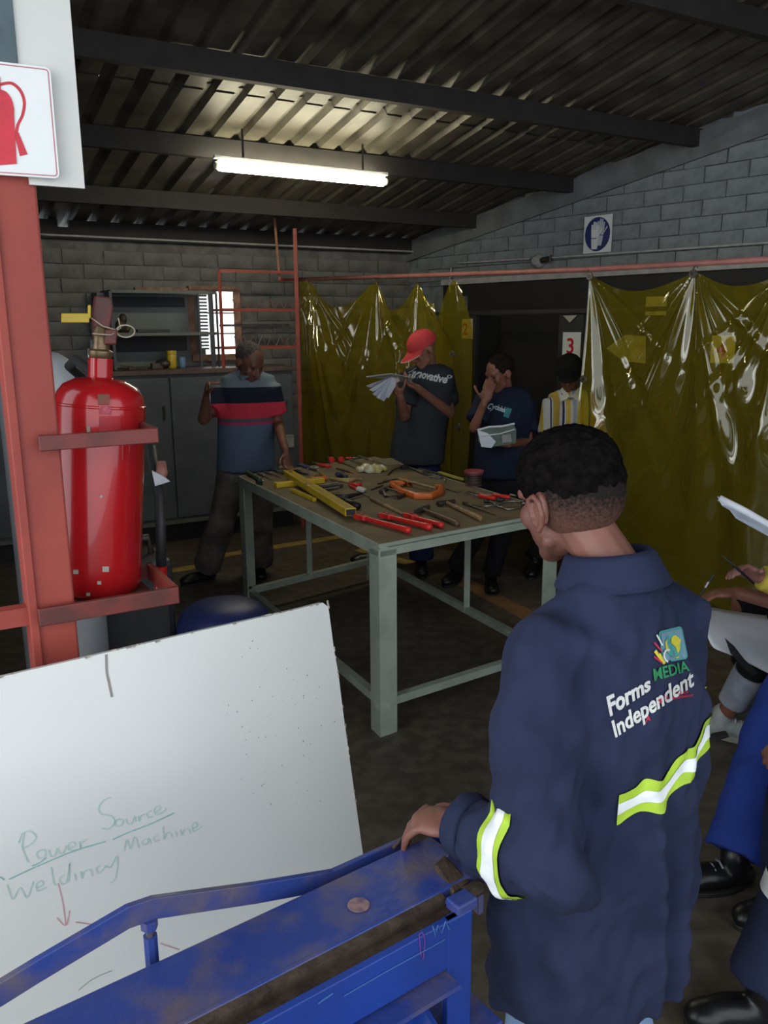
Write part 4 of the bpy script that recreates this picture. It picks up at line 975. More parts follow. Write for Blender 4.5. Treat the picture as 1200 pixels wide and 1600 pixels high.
# big yellow level
def level(x0, y0, x1, y1, wd, ht, label, lift=0.0, vial=True, endcap=False):
    a, c = tq(x0, y0, lift), tq(x1, y1, lift); d = flat_dir(a, c); s = Z.cross(d)
    t = tool('spirit_level', label, 'spirit level', (a + c) / 2)
    b = MB(); b.bar(a + Z * ht / 2, c + Z * ht / 2, wd, ht); b.obj('body', M_yellow, t, bevel=.003)
    b = MB(); b.bar(a + Z * ht - d * -.01, c + Z * ht - d * .01, wd * .5, .002); b.obj('top_groove', mat('yellow_shadow', (.45, .30, .015), .5), t)
    if vial:
        m_ = a.lerp(c, .42) + Z * (ht + .001); b = MB(); b.box(m_ - s * wd * .35, (.035, wd * .35, .004), (d, s, Z)); b.obj('vial_window', M_steel, t)
        m_ = a.lerp(c, .06) + Z * (ht + .001); b = MB(); b.prism(disc(m_, .016, d, s, 16, .010), Z * .001); b.obj('hang_hole', M_black, t)
    if endcap:
        b = MB(); b.box(c + Z * ht / 2 + d * .002, (.006, wd * .8, ht * .75), (d, s, Z)); b.obj('end_cap', M_black, t)
    return t
level(430, 762, 505, 754, .045, .028, 'short yellow spirit level lying under the long one', .0, vial=False)
level(456, 768, 492, 784, .022, .018, 'small yellow spirit level tucked beside the long one near the table edge', .0, vial=False)
level(450, 744, 548, 806, .052, .034, 'long yellow spirit level lying across two shorter ones', .018, endcap=True)
# red tools: a jaw end and a thick round handle
def red_tool(x0, y0, x1, y1, label, wood=None, r=.014):
    a, c = tq(x0, y0, r + .003), tq(x1, y1, r + .003); d = flat_dir(a, c); s = Z.cross(d)
    t = tool('red_wrench', label, 'wrench', a)
    b = MB(); b.tube([a + d * .02, a + d * .05, a.lerp(c, .5), c - d * .03, c - d * .008, c], [r * .7, r * .8, r * .85, r * 1.0, r * 1.12, r * .6], 14); b.obj('handle', M_red, t, smooth=True)
    b = MB(); b.prism([a + s * -.012 - Z * .01, a + d * .035 - s * .016 - Z * .01, a + d * .06 + s * 0 - Z * .01, a + d * .045 + s * .016 - Z * .01, a + s * .018 - Z * .01, a - d * .03 + s * .034 - Z * .01, a - d * .035 + s * .022 - Z * .01, a - d * .008 + s * .008 - Z * .01, a - d * .03 - s * .004 - Z * .01, a - d * .03 - s * .016 - Z * .01], Z * .022); b.obj('jaw', M_red, t, bevel=.003)
    b = MB(); b.box(a - d * .034 + s * .028, (.010, .010, .016), (d, s, Z)); b.box(a - d * .032 - s * .010, (.010, .010, .016), (d, s, Z)); b.obj('jaw_tip', M_steel, t)
    b = MB(); b.cyl(a + d * .012 - Z * .013, a + d * .012 + Z * .014, .008); b.obj('pivot', M_darksteel, t)
    return t
red_tool(563, 808, 641, 829, 'red-handled wrench nearest the front corner of the table')
red_tool(602, 806, 674, 824, 'middle one of three red-handled wrenches at the table front')
red_tool(640, 806, 692, 821, 'shortest red wrench, right of the other two, touching a wooden handle', r=.012)
a, c = tq(579, 779, .008), tq(630, 803, .008); b = MB(); b.tube([a, a.lerp(c, .5), c], [.007, .009, .007], 10); o = b.obj('wooden_stick', M_wood, loc=V((a.x, a.y, TS)), smooth=True); tag(o, 'long wooden stick running to the shortest red wrench', 'handle', GT)
# hammers
def hammer(hx0, hy0, hx1, hy1, ex, ey, label, m_h, ball=True):
    h0, h1, e = tq(hx0, hy0, .014), tq(hx1, hy1, .014), tq(ex, ey, .012); c = (h0 + h1) / 2; d = flat_dir(c, e); s = flat_dir(h0, h1)
    t = tool('hammer', label, 'hammer', c)
    L_h = (e - c).length
    b = MB(); b.tube([c - d * .008, c + d * .03, c + d * L_h * .4, c + d * L_h * .8, e - d * .01, e], [.009, .008, .0095, .012, .013, .010], 12); b.obj('handle', m_h, t, smooth=True)
    b = MB(); b.tube([h0, h0.lerp(h1, .25), h0.lerp(h1, .35), h0.lerp(h1, .65), h0.lerp(h1, .75), h0.lerp(h1, .95), h1], [.013, .014, .010, .013, .009, .012, .004], 12); b.obj('head', M_darksteel, t, smooth='auto')
    return t
hammer(650, 800, 670, 791, 716, 819, 'ball hammer with dark brown handle left of the pale-handled hammer', mat('dark_brown_handle', (.12, .07, .04), .5))
hammer(684, 787, 711, 783, 752, 811, 'hammer with a pale wooden handle and dark head', M_wood)
b = MB(); a, c = tq(727, 787, .008), tq(773, 804, .006); b.tube([a, c], [.006, .0025], 8); b.box(a, (.03, .014, .016), (flat_dir(a, c), Z.cross(flat_dir(a, c)), Z)); b.tube([tq(738, 789, .006), tq(752, 791, .006)], .003, 6); o = b.obj('chipping_hammer', M_darksteel, loc=V((a.x, a.y, TS))); tag(o, 'thin dark chipping hammer right of the pale-handled hammer', 'hammer', GT)
# orange C clamp
cc = tq(655, 762, .014); d = flat_dir(tq(625, 755), tq(688, 768)); s = Z.cross(d)
clp = tool('clamp', 'big orange C-clamp with a steel screw in the middle of the table', 'clamp', cc)
A0 = tq(612, 757, .014); pts = [A0 + d * .0, tq(628, 768, .014), tq(650, 775, .014), tq(672, 775, .014), tq(688, 769, .014), tq(689, 761, .014), tq(680, 760, .014)]
b = MB(); b.tube(pts, [.016, .018, .018, .018, .018, .016, .010], 8); b.obj('frame', M_orange, clp, smooth='auto')
b = MB(); b.tube([tq(634, 750, .014), tq(640, 756, .016), tq(628, 756, .014), tq(610, 754, .014)], [.014, .016, .018, .012], 8); b.obj('screw_boss', M_orange, clp, smooth=True)
b = MB(); b.cyl(tq(622, 748, .03), tq(680, 763, .02), .007); b.obj('screw', M_wood, clp)
# black C clamp
k0 = tq(617, 768, .01); b = MB(); b.tube([tq(627, 760, .01), tq(612, 759, .01), tq(597, 766, .01), tq(603, 774, .01), tq(620, 777, .01), tq(637, 771, .01), tq(634, 766, .01)], [.007, .010, .011, .011, .011, .009, .006], 8)
bc = tool('clamp', 'small black C-clamp touching the left end of the orange clamp', 'clamp', k0); b.obj('frame', M_darksteel, bc, smooth='auto')
b = MB(); b.cyl(tq(600, 762, .012), tq(640, 772, .012), .005); b.obj('screw', M_steel, bc)
# tin with red lid
q = tq(740, 758); tin = tool('wire_spool', 'dark spool of wire with a dull red top at the back of the table', 'spool', q)
b = MB(); b.lathe(q, Z, [(.045, 0), (.045, .006), (.036, .01), (.036, .052), (.048, .058), (.048, .070), (.012, .071), (.001, .071)], 26)
o = b.obj('body', mat('dark_spool', (.07, .03, .03), .6), tin, smooth='auto')
b = MB(); b.lathe(q + Z * .070, Z, [(.052, 0), (.052, .010), (.015, .012), (.014, .006), (.001, .006)], 26); b.obj('lid', mat('dull_red_plastic', (.30, .04, .05), .5), tin, smooth='auto')
for k, zz in enumerate((.02, .034, .046)):
    b = MB(); b.tube([q + Z * zz + V((math.cos(t), math.sin(t), 0)) * .041 for t in [j * PI / 10 for j in range(21)]], .004, 6); b.obj('wire_turn', M_darksteel, tin, smooth=True)
# red-handled pliers at the right
def pliers(x0, y0, x1, y1, label, mh, op=.012, name='pliers', r=.007):
    a, c = tq(x0, y0, .010), tq(x1, y1, .010); d = flat_dir(a, c); s = Z.cross(d); L_ = (c - a).length; t = tool(name, label, 'pliers', a)
    b = MB(); b.prism([a - s * .003 - Z * .005, a + d * L_ * .25 - s * .010 - Z * .005, a + d * L_ * .36 - s * .004 - Z * .005, a + d * L_ * .36 + s * .004 - Z * .005, a + d * L_ * .25 + s * .010 - Z * .005, a + s * .003 - Z * .005], Z * .011); b.obj('jaws', M_steel, t, bevel=.002)
    for k in (-1, 1):
        b = MB(); b.tube([a + d * L_ * .32 + s * k * .004, a + d * L_ * .5 + s * k * (op * .8), a + d * L_ * .8 + s * k * op, c + s * k * op * .8], [r * .7, r, r, r * .7], 10); b.obj('grip', mh, t, smooth=True)
    return t
def screwdriver(x0, y0, x1, y1, label, mh, hr=.011, f=.5, name='screwdriver', cat='screwdriver'):
    """blade end first, handle end second"""
    a, c = tq(x0, y0, hr), tq(x1, y1, hr); t = tool(name, label, cat, a); m_ = a.lerp(c, 1 - f); d = flat_dir(a, c)
    b = MB(); b.tube([a, m_], .0035, 8); b.obj('blade', M_steel, t, smooth=True)
    b = MB(); b.tube([m_, m_ + d * .008, m_.lerp(c, .5), c - d * .006, c], [hr * .6, hr, hr * .85, hr, hr * .5], 10); b.obj('handle', mh, t, smooth=True); return t
screwdriver(730, 768, 797, 777, 'upper of two red-handled steel rods at the right end of the table', M_red, .011, .40, name='red_handled_rod', cat='tool')
screwdriver(727, 770, 774, 779, 'lower of two red-handled steel rods at the right end of the table', M_red, .012, .55, name='red_handled_rod', cat='tool')
b = MB(); b.cyl(tq(797, 773, .011), tq(806, 775, .011), .005); o = b.obj('steel_tip', M_steel, loc=tq(800, 774)); tag(o, 'short bright steel pin at the far right end of the table', 'pin', GT)
# cable bundle
q = tq(775, 790); cb = tool('cable_bundle', 'loose grey cable coil with dark clips near the right table edge', 'cable', q)
b = MB(); b.tube([tq(758, 781, .006), tq(770, 785, .006), tq(780, 792, .006), tq(795, 796, .006), tq(812, 793, .006), tq(815, 785, .006), tq(800, 783, .006), tq(785, 785, .006), tq(768, 790, .012), tq(756, 792, .006)], .0045, 8); b.obj('cable', M_steel, cb, smooth=True)
b = MB(); b.ell(tq(782, 781, .012), (.022, .012, .012)); b.obj('clip', M_black, cb, smooth=True); b = MB(); b.ell(tq(760, 783, .010), (.014, .010, .010)); b.obj('clip', M_black, cb, smooth=True)
# yellow stick, grey callipers, black cable at the back edge
b = MB(); b.bar(tq(686, 738, .006), tq(723, 749, .006), .018, .010); o = b.obj('folding_rule', mat('pale_yellow_rule', (.50, .42, .10), .5), loc=tq(700, 743)); tag(o, 'pale yellow folding rule left of the dark wire spool', 'rule', GT)
q = tq(672, 738); cal = tool('caliper', 'grey metal caliper lying left of the pale yellow rule', 'caliper', q)
b = MB(); b.bar(tq(655, 732, .006), tq(688, 741, .006), .016, .006); b.obj('beam', M_steel, cal); b = MB(); b.prism([tq(660, 737, .003), tq(672, 736, .003), tq(676, 742, .003), tq(663, 742, .003)], Z * .008); b.obj('jaw', M_darksteel, cal)
b = MB(); b.bar(tq(673, 745, .005), tq(690, 747, .005), .025, .010); o = b.obj('steel_block', M_steel, loc=tq(680, 746), bevel=.002); tag(o, 'small bright steel block in front of the caliper', 'block', GT)
b = MB(); b.tube([tq(690, 744, .005), tq(697, 746, .005), tq(695, 752, .005)], .003, 6); o = b.obj('bent_wire', M_steel, loc=tq(695, 748), smooth=True); tag(o, 'small bent wire right of the steel block', 'wire', GT)
q = tq(628, 731); ca = tool('cable_adapter', 'black cable with a small black adapter beside the plastic bag', 'cable', q)
b = MB(); b.tube([tq(606, 742, .005), tq(612, 736, .005), tq(622, 731, .008), tq(640, 731, .008), tq(655, 738, .005), tq(668, 743, .005)], .0035, 8); b.obj('cable', M_rubber, ca, smooth=True)
b = MB(); b.box(tq(632, 730, .012), (.045, .03, .022), (D, Nn, Z)); b.obj('adapter', M_black, ca, bevel=.004)
# crumpled bag
q = tq(583, 737, 0); bag = MB()
for i, (dx, dy, r) in enumerate(((-.06, .02, .03), (-.02, .03, .034), (.03, .02, .034), (.0, -.03, .03), (.05, -.01, .026), (-.04, -.03, .026))): bag.ell(q + D * dx + Nn * -dy + Z * .018, (r * 1.3, r, .020 + .006 * (i % 2)))
me = bag.remesh('plastic_bag', .006, 1, lambda p, n: noise.noise(p * 45) * .009)
o = link('plastic_bag', me, None, mat('milky_yellow_bag', (.60, .58, .46), .3, col2=(.45, .38, .10), scale=22, mix=(.45, .6)), loc=V((q.x, q.y, TS))); tag(o, 'crumpled milky plastic bag with yellow bits at the back of the table', 'bag', GT)
b = MB(); b.prism([tq(580, 718, .002), tq(612, 716, .002), tq(632, 726, .002), tq(604, 727, .002)], Z * .002); o = b.obj('brown_card', mat('brown_card', (.17, .15, .09), .8), loc=tq(605, 722)); tag(o, 'flat dull card at the back corner of the table', 'card', GT)
# files
def file_(x0, y0, x1, y1, label, m, wd=.018):
    a, c = tq(x0, y0, .005), tq(x1, y1, .005); d = flat_dir(a, c); s = Z.cross(d)
    t = tool('file', label, 'file', a); b = MB(); b.bar(a, a.lerp(c, .75), wd, .006); b.obj('blade', m, t); b = MB(); b.tube([a.lerp(c, .74), a.lerp(c, .82), c], [.004, .008, .006], 8); b.obj('tang_handle', M_wood, t, smooth=True)
file_(545, 717, 575, 730, 'topmost of the flat grey files beside the plastic bag', M_steel)
file_(535, 722, 562, 734, 'middle flat grey file beside the plastic bag', mat('file_grey', (.16, .15, .13), .5, .5))
file_(527, 732, 553, 739, 'darkest flat file nearest the yellow level', M_darksteel)
file_(560, 712, 582, 720, 'short grey file at the far back edge of the table', MATS['file_grey'])
# green handled tool and grey chisels at the left corner
screwdriver(412, 752, 386, 738, 'dark green-handled tool at the left corner of the table', M_green, .013, .8, name='green_handled_tool', cat='tool')
b = MB(); b.box(tq(405, 754, .012), (.05, .03, .024), (flat_dir(tq(390, 750), tq(420, 756)), Nn, Z)); o = b.obj('dark_block', mat('dark_green_block', (.03, .06, .035), .5), loc=tq(405, 754), bevel=.004); tag(o, 'small dark green block beside the green-handled tool', 'block', GT)
screwdriver(424, 749, 402, 739, 'pale chisel right of the green-handled tool', M_steel, .007, .5, 'chisel', 'chisel')
screwdriver(440, 746, 413, 737, 'second pale chisel, between the first one and the long level', M_steel, .007, .45, 'chisel', 'chisel')
screwdriver(446, 741, 424, 734, 'third chisel, nearest the back edge at the left corner', M_darksteel, .006, .45, 'chisel', 'chisel')
b = MB(); q = tq(443, 730, .012); b.tube([q - D * .03, q, q + D * .02 - Nn * .0], [.010, .014, .010], 10); o = b.obj('cream_handle', mat('cream_handle', (.50, .38, .16), .5), loc=V((q.x, q.y, TS)), smooth=True); tag(o, 'short cream wooden handle above the top end of the long level', 'handle', GT)
screwdriver(432, 727, 452, 733, 'short grey tool behind the cream handle', M_darksteel, .008, .5, 'punch', 'tool')
# blue and red tools in the back row
pliers(497, 735, 466, 725, 'dark blue-handled pliers in the back row', M_toolblue)
pliers(483, 741, 452, 733, 'dark open pliers left of the blue-handled pliers', M_black)
pliers(487, 723, 516, 729, 'red-handled pliers lying left of two red knobs', M_red)
for x, lb_ in ((518, 'left one of two round red knobs in the back row'), (533, 'right one of two round red knobs in the back row')):
    q = tq(x, 724); t = tool('clamp', lb_, 'knob', q); b = MB(); b.lathe(q + Z * .022 + Nn * .0, Nn, [(.001, -.010), (.018, -.009), (.021, 0), (.018, .010), (.001, .011)], 18); b.obj('screw_pad', M_red, t, smooth='auto')
    b = MB(); b.bar(q + Z * .02 - Nn * .01, q + Z * .03 - Nn * .06, .014, .012); b.obj('arm', M_darksteel, t)
screwdriver(560, 715, 540, 716, 'tiny red-tipped tool at the back edge right of the knobs', M_red, .008, .5)
screwdriver(507, 729, 480, 733, 'small grey punch in front of the red pliers', M_steel, .005, .4, 'punch', 'tool')
screwdriver(514, 747, 485, 749, 'orange-handled screwdriver beside the middle of the long level', M_orange, .014, .9)
a, c = tq(516, 748, .012), tq(546, 751, .012); b = MB(); b.tube([a, a.lerp(c, .6), c], [.009, .010, .016], 10); o = b.obj('wooden_mallet', mat('pale_mallet_wood', (.45, .33, .12), .5), loc=V((a.x, a.y, TS)), smooth=True); tag(o, 'pale wooden mallet handle right of the orange screwdriver', 'mallet', GT)
b = MB(); b.ell(tq(531, 741, .018), (.028, .018, .018)); b.cyl(tq(531, 741, .018), tq(541, 745, .016), .012); o = b.obj('mallet_head', mat('dark_blue_rubber', (.03, .03, .06), .5), loc=tq(531, 741), smooth=True); tag(o, 'dark rounded rubber block above the pale mallet handle', 'mallet', GT)
b = MB(); b.tube([tq(546, 751, .012), tq(556, 748, .012), tq(566, 749, .010)], [.012, .009, .007], 8); o = b.obj('wooden_peg', M_wood, loc=tq(556, 748), smooth=True); tag(o, 'small wooden peg right of the pale mallet handle', 'peg', GT)
b = MB(); b.tube([tq(492, 742, .01), tq(498, 739, .012), tq(507, 743, .01)], [.007, .009, .006], 8); o = b.obj('wooden_wedge', mat('orange_wood', (.40, .22, .05), .5), loc=tq(498, 741), smooth=True); tag(o, 'small orange-brown wooden piece behind the orange screwdriver', 'wedge', GT)
q = tq(513, 761, .015); dp = tool('hand_plane', 'dark metal hand plane lying between the level and the black riveter', 'plane', q)
dd = flat_dir(tq(495, 763), tq(530, 758)); b = MB(); b.bar(tq(497, 764, .010), tq(532, 758, .010), .05, .02); b.obj('sole', M_darksteel, dp, bevel=.004)
b = MB(); b.bar(tq(500, 760, .028), tq(528, 755, .028), .014, .014); b.bar(tq(502, 766, .024), tq(530, 761, .024), .012, .010); b.obj('side_rail', M_steel, dp, bevel=.002)
q = tq(545, 775, .015); rv = tool('riveter', 'black hand riveter with two handles lying right of the long level', 'riveter', q)
b = MB(); b.tube([tq(524, 777, .016), tq(545, 775, .018), tq(566, 771, .014)], [.015, .013, .006], 10); b.obj('handle', M_black, rv, smooth=True)
b = MB(); b.tube([tq(526, 778, .016), tq(540, 783, .018), tq(560, 791, .016)], [.012, .014, .016], 10); b.obj('handle', M_black, rv, smooth=True)
b = MB(); b.ell(tq(538, 779, .022), (.02, .016, .016)); b.obj('head', mat('dull_blue_black', (.03, .032, .045), .4), rv, smooth=True)
q = tq(556, 759, .01); sn = tool('tin_snips', 'red-handled tin snips with bright white tip near the mallet', 'snips', q)
b = MB(); b.tube([tq(546, 756, .01), tq(556, 757, .012), tq(565, 757, .01)], .009, 8); b.tube([tq(546, 758, .01), tq(556, 763, .010), tq(562, 763, .01)], .007, 8); b.obj('grip', M_red, sn, smooth=True)
b = MB(); b.prism([tq(560, 762, .006), tq(572, 766, .006), tq(568, 770, .006), tq(556, 766, .006)], Z * .010); b.obj('blade', M_signwhite, sn)
for i, (x0, y0, x1, y1, lb_) in enumerate(((565, 771, 600, 786, 'thin rod left of the long wooden stick'), (590, 756, 620, 748, 'thin dark rod behind the black clamp'), (580, 765, 598, 758, 'short dark rod left of the black clamp'), (697, 763, 717, 769, 'short steel strip right of the orange clamp'), (598, 752, 612, 749, 'small steel rod behind the orange clamp'))):
    a, c = tq(x0, y0, .005), tq(x1, y1, .005); b = MB(); b.bar(a, c, .008, .006) if i != 3 else b.bar(a, c, .016, .004); o = b.obj('steel_rod', M_darksteel if i in (1, 2) else M_steel, loc=a, bevel=.001); tag(o, lb_, 'rod', GT)
q = tq(597, 768, .01); b = MB(); b.box(q, (.03, .02, .02), (D, Nn, Z)); o = b.obj('steel_nut_block', M_darksteel, loc=V((q.x, q.y, TS)), bevel=.003); tag(o, 'small dark cube touching the left side of the black clamp', 'block', GT)

# ================================================================ PEOPLE
def hand(b, wr, fd, pn, ts, curl=.4, sc=1.0, thumb=.6, spread=.1, rscale=1.0):
    """wrist point, finger direction, palm normal, thumb side"""
    fd = fd.normalized(); pn = (pn - fd * pn.dot(fd)).normalized(); ts = (ts - fd * ts.dot(fd) - pn * ts.dot(pn)).normalized()
    b.ell(wr + fd * .045 * sc, (.040 * sc, .017 * sc, .052 * sc), (ts, pn, fd)); b.cap(wr - fd * .02 * sc, wr + fd * .03 * sc, .022 * sc, .022 * sc)
    for off, L_, r in ((.031, .070, .0088), (.0105, .079, .0092), (-.0105, .073, .0088), (-.031, .058, .0078)):
        p = wr + (fd * .078 + ts * off) * sc; d = (fd + ts * off * spread * 30 * .1).normalized(); r *= sc * rscale
        for f_, an in ((.46, 45), (.30, 50), (.24, 32)):
            rot = math.radians(an * curl); d = (d * math.cos(rot) + pn * math.sin(rot)).normalized()
            # keep pn perpendicular for the next joint
            q = p + d * L_ * f_ * sc; b.cap(p, q, r, r * .92, 8); p = q; r *= .93
            pn_ = pn
    p = wr + (fd * .022 + ts * .030 + pn * .006) * sc; d = (fd * .55 + ts * .75 + pn * .25).normalized()
    for L_, k in ((.038, 0), (.030, .5), (.024, .5)):
        d = (d + fd * k * .5 + pn * k * thumb).normalized(); q = p + d * L_ * sc; b.cap(p, q, .0105 * sc * rscale, .0095 * sc * rscale, 8); p = q

def head_frame(f, tilt=0.0):
    f = f.normalized(); r = f.cross(Z).normalized(); u = r.cross(f).normalized()
    if tilt: u = (u * math.cos(tilt) + r * math.sin(tilt)); r = f.cross(u).normalized()
    return f, u, r
def head(b, c, f, u, r, s=1.0):
    E = lambda a, bb, cc: c + (r * a + f * bb + u * cc) * s
    b.ell(E(0, -.012, .028), (.073 * s, .094 * s, .084 * s), (r, f, u), 20, 12)
    b.ell(E(0, .030, -.035), (.056 * s, .058 * s, .070 * s), (r, f, u)); b.ell(E(0, .058, -.092), (.027 * s, .026 * s, .022 * s), (r, f, u))
    b.cap(E(0, .084, .004), E(0, .104, -.030), .009 * s, .0135 * s); b.cap(E(-.013, .092, -.034), E(.013, .092, -.034), .009 * s, .009 * s)
    b.cap(E(-.036, .072, .022), E(.036, .072, .022), .012 * s, .012 * s); b.ell(E(0, .080, -.062), (.025 * s, .013 * s, .009 * s), (r, f, u)); b.ell(E(0, .078, -.074), (.020 * s, .012 * s, .008 * s), (r, f, u))
    for k in (-1, 1):
        b.ell(E(.038 * k, .058, -.022), (.022 * s, .022 * s, .026 * s), (r, f, u)); b.ell(E(.077 * k, -.008, -.012), (.008 * s, .018 * s, .031 * s), (r, f, u)); b.ell(E(.083 * k, -.020, -.004), (.006 * s, .010 * s, .022 * s), (r, f, u))
        b.cap(E(.045 * k, .02, -.07), E(.02 * k, .05, -.092), .014 * s, .014 * s)
def ring(c, rx, ry, X, Y, n=24): return [c + X * rx * math.cos(2 * PI * k / n) + Y * ry * math.sin(2 * PI * k / n) for k in range(n)]
def sleeve(b, pts, rs, n=18): b.tube(pts, rs, n)
M_eye = mat('eye_dark', (.02, .012, .01), .2); M_eyew = mat('eye_white', (.45, .42, .38), .3)
wr_n = lambda a, sc1=9, sc2=30: (lambda p, n: a * (noise.noise(V((p.x * sc1, p.y * sc1, p.z * sc1 * .45))) + .35 * noise.noise(V((p.x * sc2, p.y * sc2, p.z * sc2 * .6)))))

def person(label, J, S, name='person'):
    """J: joints in world space. S: style dictionary. Returns the body object (one continuous mesh) with clothes as children"""
    s = S.get('hs', 1.0); f, u, r = head_frame(J['face'], S.get('tilt', 0)); hc = J['head']
    b = MB(); head(b, hc, f, u, r, s)
    nb = J['neck']; b.cap(nb, hc - u * .04 * s - f * .02 * s, .050 * s, .048 * s)
    fw = J['front'].normalized(); sd = fw.cross(Z).normalized()      # person's right
    sR, sL = J['shR'], J['shL']; hp = J['hip']; k_ = S.get('girth', 1.0)
    b.cap(sR - Z * .012, sL - Z * .012, .044 * k_, .044 * k_); b.cap(nb - Z * .01, (sR + sL) / 2, .05, .06)
    mid = (sR + sL) / 2; tors = hp - mid
    for t_, rx, ry in ((.18, .15, .098), (.45, .145, .10), (.72, .135, .098), (.97, .15, .105)):
        b.ell(mid + tors * t_, (rx * k_, ry * k_, .10), (sd, fw, -tors.normalized()))
    for nm, a in (('R', sR), ('L', sL)):
        e, w_ = J['el' + nm], J['wr' + nm]
        b.cap(a - Z * .008, e, .042 * k_, .036 * k_); b.cap(e, w_, .036 * k_, .024 * k_)
        if 'hand' + nm in J:
            fd, pn, ts, cu = J['hand' + nm]; hand(b, w_, fd, pn, ts, cu, S.get('hand', .95), rscale=S.get('fr', 1.08))
    for nm, k in (('R', 1), ('L', -1)):
        a = J.get('hp' + nm) or hp + sd * .085 * k; kn, an = J['kn' + nm], J['an' + nm]
        b.cap(a, kn, .078 * k_, .055 * k_); b.cap(kn, an, .052 * k_, .036 * k_)
    base = V(((J['anR'].x + J['anL'].x) / 2, (J['anR'].y + J['anL'].y) / 2, 0)) if 'base' not in J else J['base']
    me = b.remesh(name, S.get('vox', .0075), 2)
    body = link(name, me, None, S['skin'], loc=base); tag(body, label, 'person', S.get('group'))
    # eyes
    for k in (-1, 1):
        q = hc + (r * .031 * k + f * .074 + u * .004) * s; m_ = MB(); m_.ell(q, (.012 * s, .010 * s, .006 * s), (r, f, u), 10, 6); e_ = m_.obj('eye', M_eyew if S.get('open_eyes') else M_eye, body, smooth=True)
    if S.get('hair', True):
        m_ = MB(); g = S.get('hairg', .006); m_.ell(hc + (u * .034 - f * .022) * s, ((.073 + g) * s, (.090 + g) * s, (.080 + g) * s), (r, f, u), 24, 14)
        me = m_.remesh('hair', .006, 1, lambda p, n: noise.noise(p * 90) * .002); link('hair', me, body, S.get('hairm', M_hair))
        if 'beard' in S:
            m_ = MB(); m_.ell(hc + (f * .064 - u * .094) * s, (.026, .022, .022), (r, f, u)); m_.ell(hc + (f * .090 - u * .053) * s, (.020, .008, .005), (r, f, u)); me = m_.remesh('beard', .005, 1); link('beard', me, body, S['beard'])
    # shirt
    if 'shirt' in S:
        m_ = MB(); kx = S.get('shx', 1.0); hem = S['hem']; top = nb + Z * .015
        rg = []
        for t_, rx, ry in S.get('prof', ((0, .17, .125), (.25, .168, .125), (.5, .165, .125), (.72, .172, .122), (.86, .178, .112), (.95, .15, .085), (1.0, .075, .065))):
            c = hem.lerp(top, t_)
            if t_ > .6: c = hem.lerp(mid + Z * .0, min(1, t_ / .9)) if t_ < .93 else c
            rg.append(ring(c, rx * kx, ry * kx, sd, fw, 28))
        m_.loft(rg)
        for nm in ('R', 'L'):
            a, e, w_ = J['sh' + nm], J['el' + nm], J['wr' + nm]; L_ = S.get('sleeve' + nm, S.get('sleeve', .62)); inn = a.lerp(mid, .25)
            if L_ <= 1: m_.tube([inn, a, a.lerp(e, L_ * .6), a.lerp(e, L_)], [.055 * kx, .066 * kx, .064 * kx, .066 * kx], 18)
            else: m_.tube([inn, a, a.lerp(e, .6), e, e.lerp(w_, .4), e.lerp(w_, (L_ - 1))], [.055 * kx, .066 * kx, .06 * kx, .056 * kx, .050 * kx, .044 * kx], 18)
        me = m_.remesh('shirt', .009, 3, wr_n(S.get('wr', .006)))
        sh_ = link('shirt', me, body, S['shirt'])
        body['_s'] = 0; del body['_s']
        S['shirt_obj'] = sh_
    # trousers
    m_ = MB(); w1, w2 = S.get('leg', (.092, .075))
    wst = hp + Z * .07
    if S.get('seated'): m_.ell(hp, (.17, .14, .13), (sd, fw, Z))
    else: m_.loft([ring(hp - Z * .05, .165 * k_, .118 * k_, sd, fw), ring(hp, .165 * k_, .118 * k_, sd, fw), ring(wst, .150 * k_, .108 * k_, sd, fw)])
    for nm, k in (('R', 1), ('L', -1)):
        a = J.get('hp' + nm) or hp + sd * .082 * k; kn, an = J['kn' + nm], J['an' + nm]; lt = S.get('legto', 1.0)
        pts = [a + (a - kn) * .06, a, a.lerp(kn, .5), kn]; rs = [w1 * .95, w1 * 1.02, w1 * .93, w1 * .84]
        if lt > .2: pts += [kn.lerp(an, .5 * lt), kn.lerp(an, lt)]; rs += [w2 * 1.04, w2 * 1.06]
        m_.tube(pts, rs, 18)
    me = m_.remesh('trousers', .010, 3, wr_n(S.get('twr', .008), 8, 24)); link('trousers', me, body, S['trousers'])
    # shoes
    for nm in ('R', 'L'):
        an = J['an' + nm]; td = J['toe' + nm].normalized(); sl = an.z - .085 if an.z > .1 else 0.0
        up_ = Z if 'up' + nm not in J else J['up' + nm]; td = (td - up_ * td.dot(up_)).normalized(); sx = td.cross(up_); fl_ = an - up_ * (.085 if an.z > .1 else an.z)
        m_ = MB(); m_.cap(fl_ + up_ * .055 - td * .01, an + up_ * .015, .040, .042); m_.ell(fl_ + td * .07 + up_ * .040, (.043, .105, .040), (sx, td, up_)); m_.ell(fl_ + td * .13 + up_ * .035, (.044, .060, .032), (sx, td, up_)); m_.ell(fl_ - td * .025 + up_ * .038, (.038, .045, .040), (sx, td, up_))
        me = m_.remesh('shoe', .007, 2); so = link('shoe', me, body, S['shoe'])
        m_ = MB(); out = []
        for k in range(24):
            an_ = 2 * PI * k / 24; L_ = .125 if math.cos(an_) > 0 else .105; out.append(fl_ + td * (.060 + L_ * math.cos(an_)) + sx * .047 * math.sin(an_) * (1 + .12 * math.cos(an_)))
        m_.prism(out, up_ * (.028 if S.get('sole') else .016)); m_.obj('sole', S.get('sole') or M_rubber, so, bevel=.003)
        if S.get('laces'):
            m_ = MB()
            for q in range(4): c = fl_ + td * (.045 + q * .022) + up_ * (.085 - q * .008); m_.tube([c - sx * .022 - up_ * .006, c + up_ * .002, c + sx * .022 - up_ * .006], .0035, 6)
            m_.obj('laces', S['laces'], so, smooth=True)
    return body

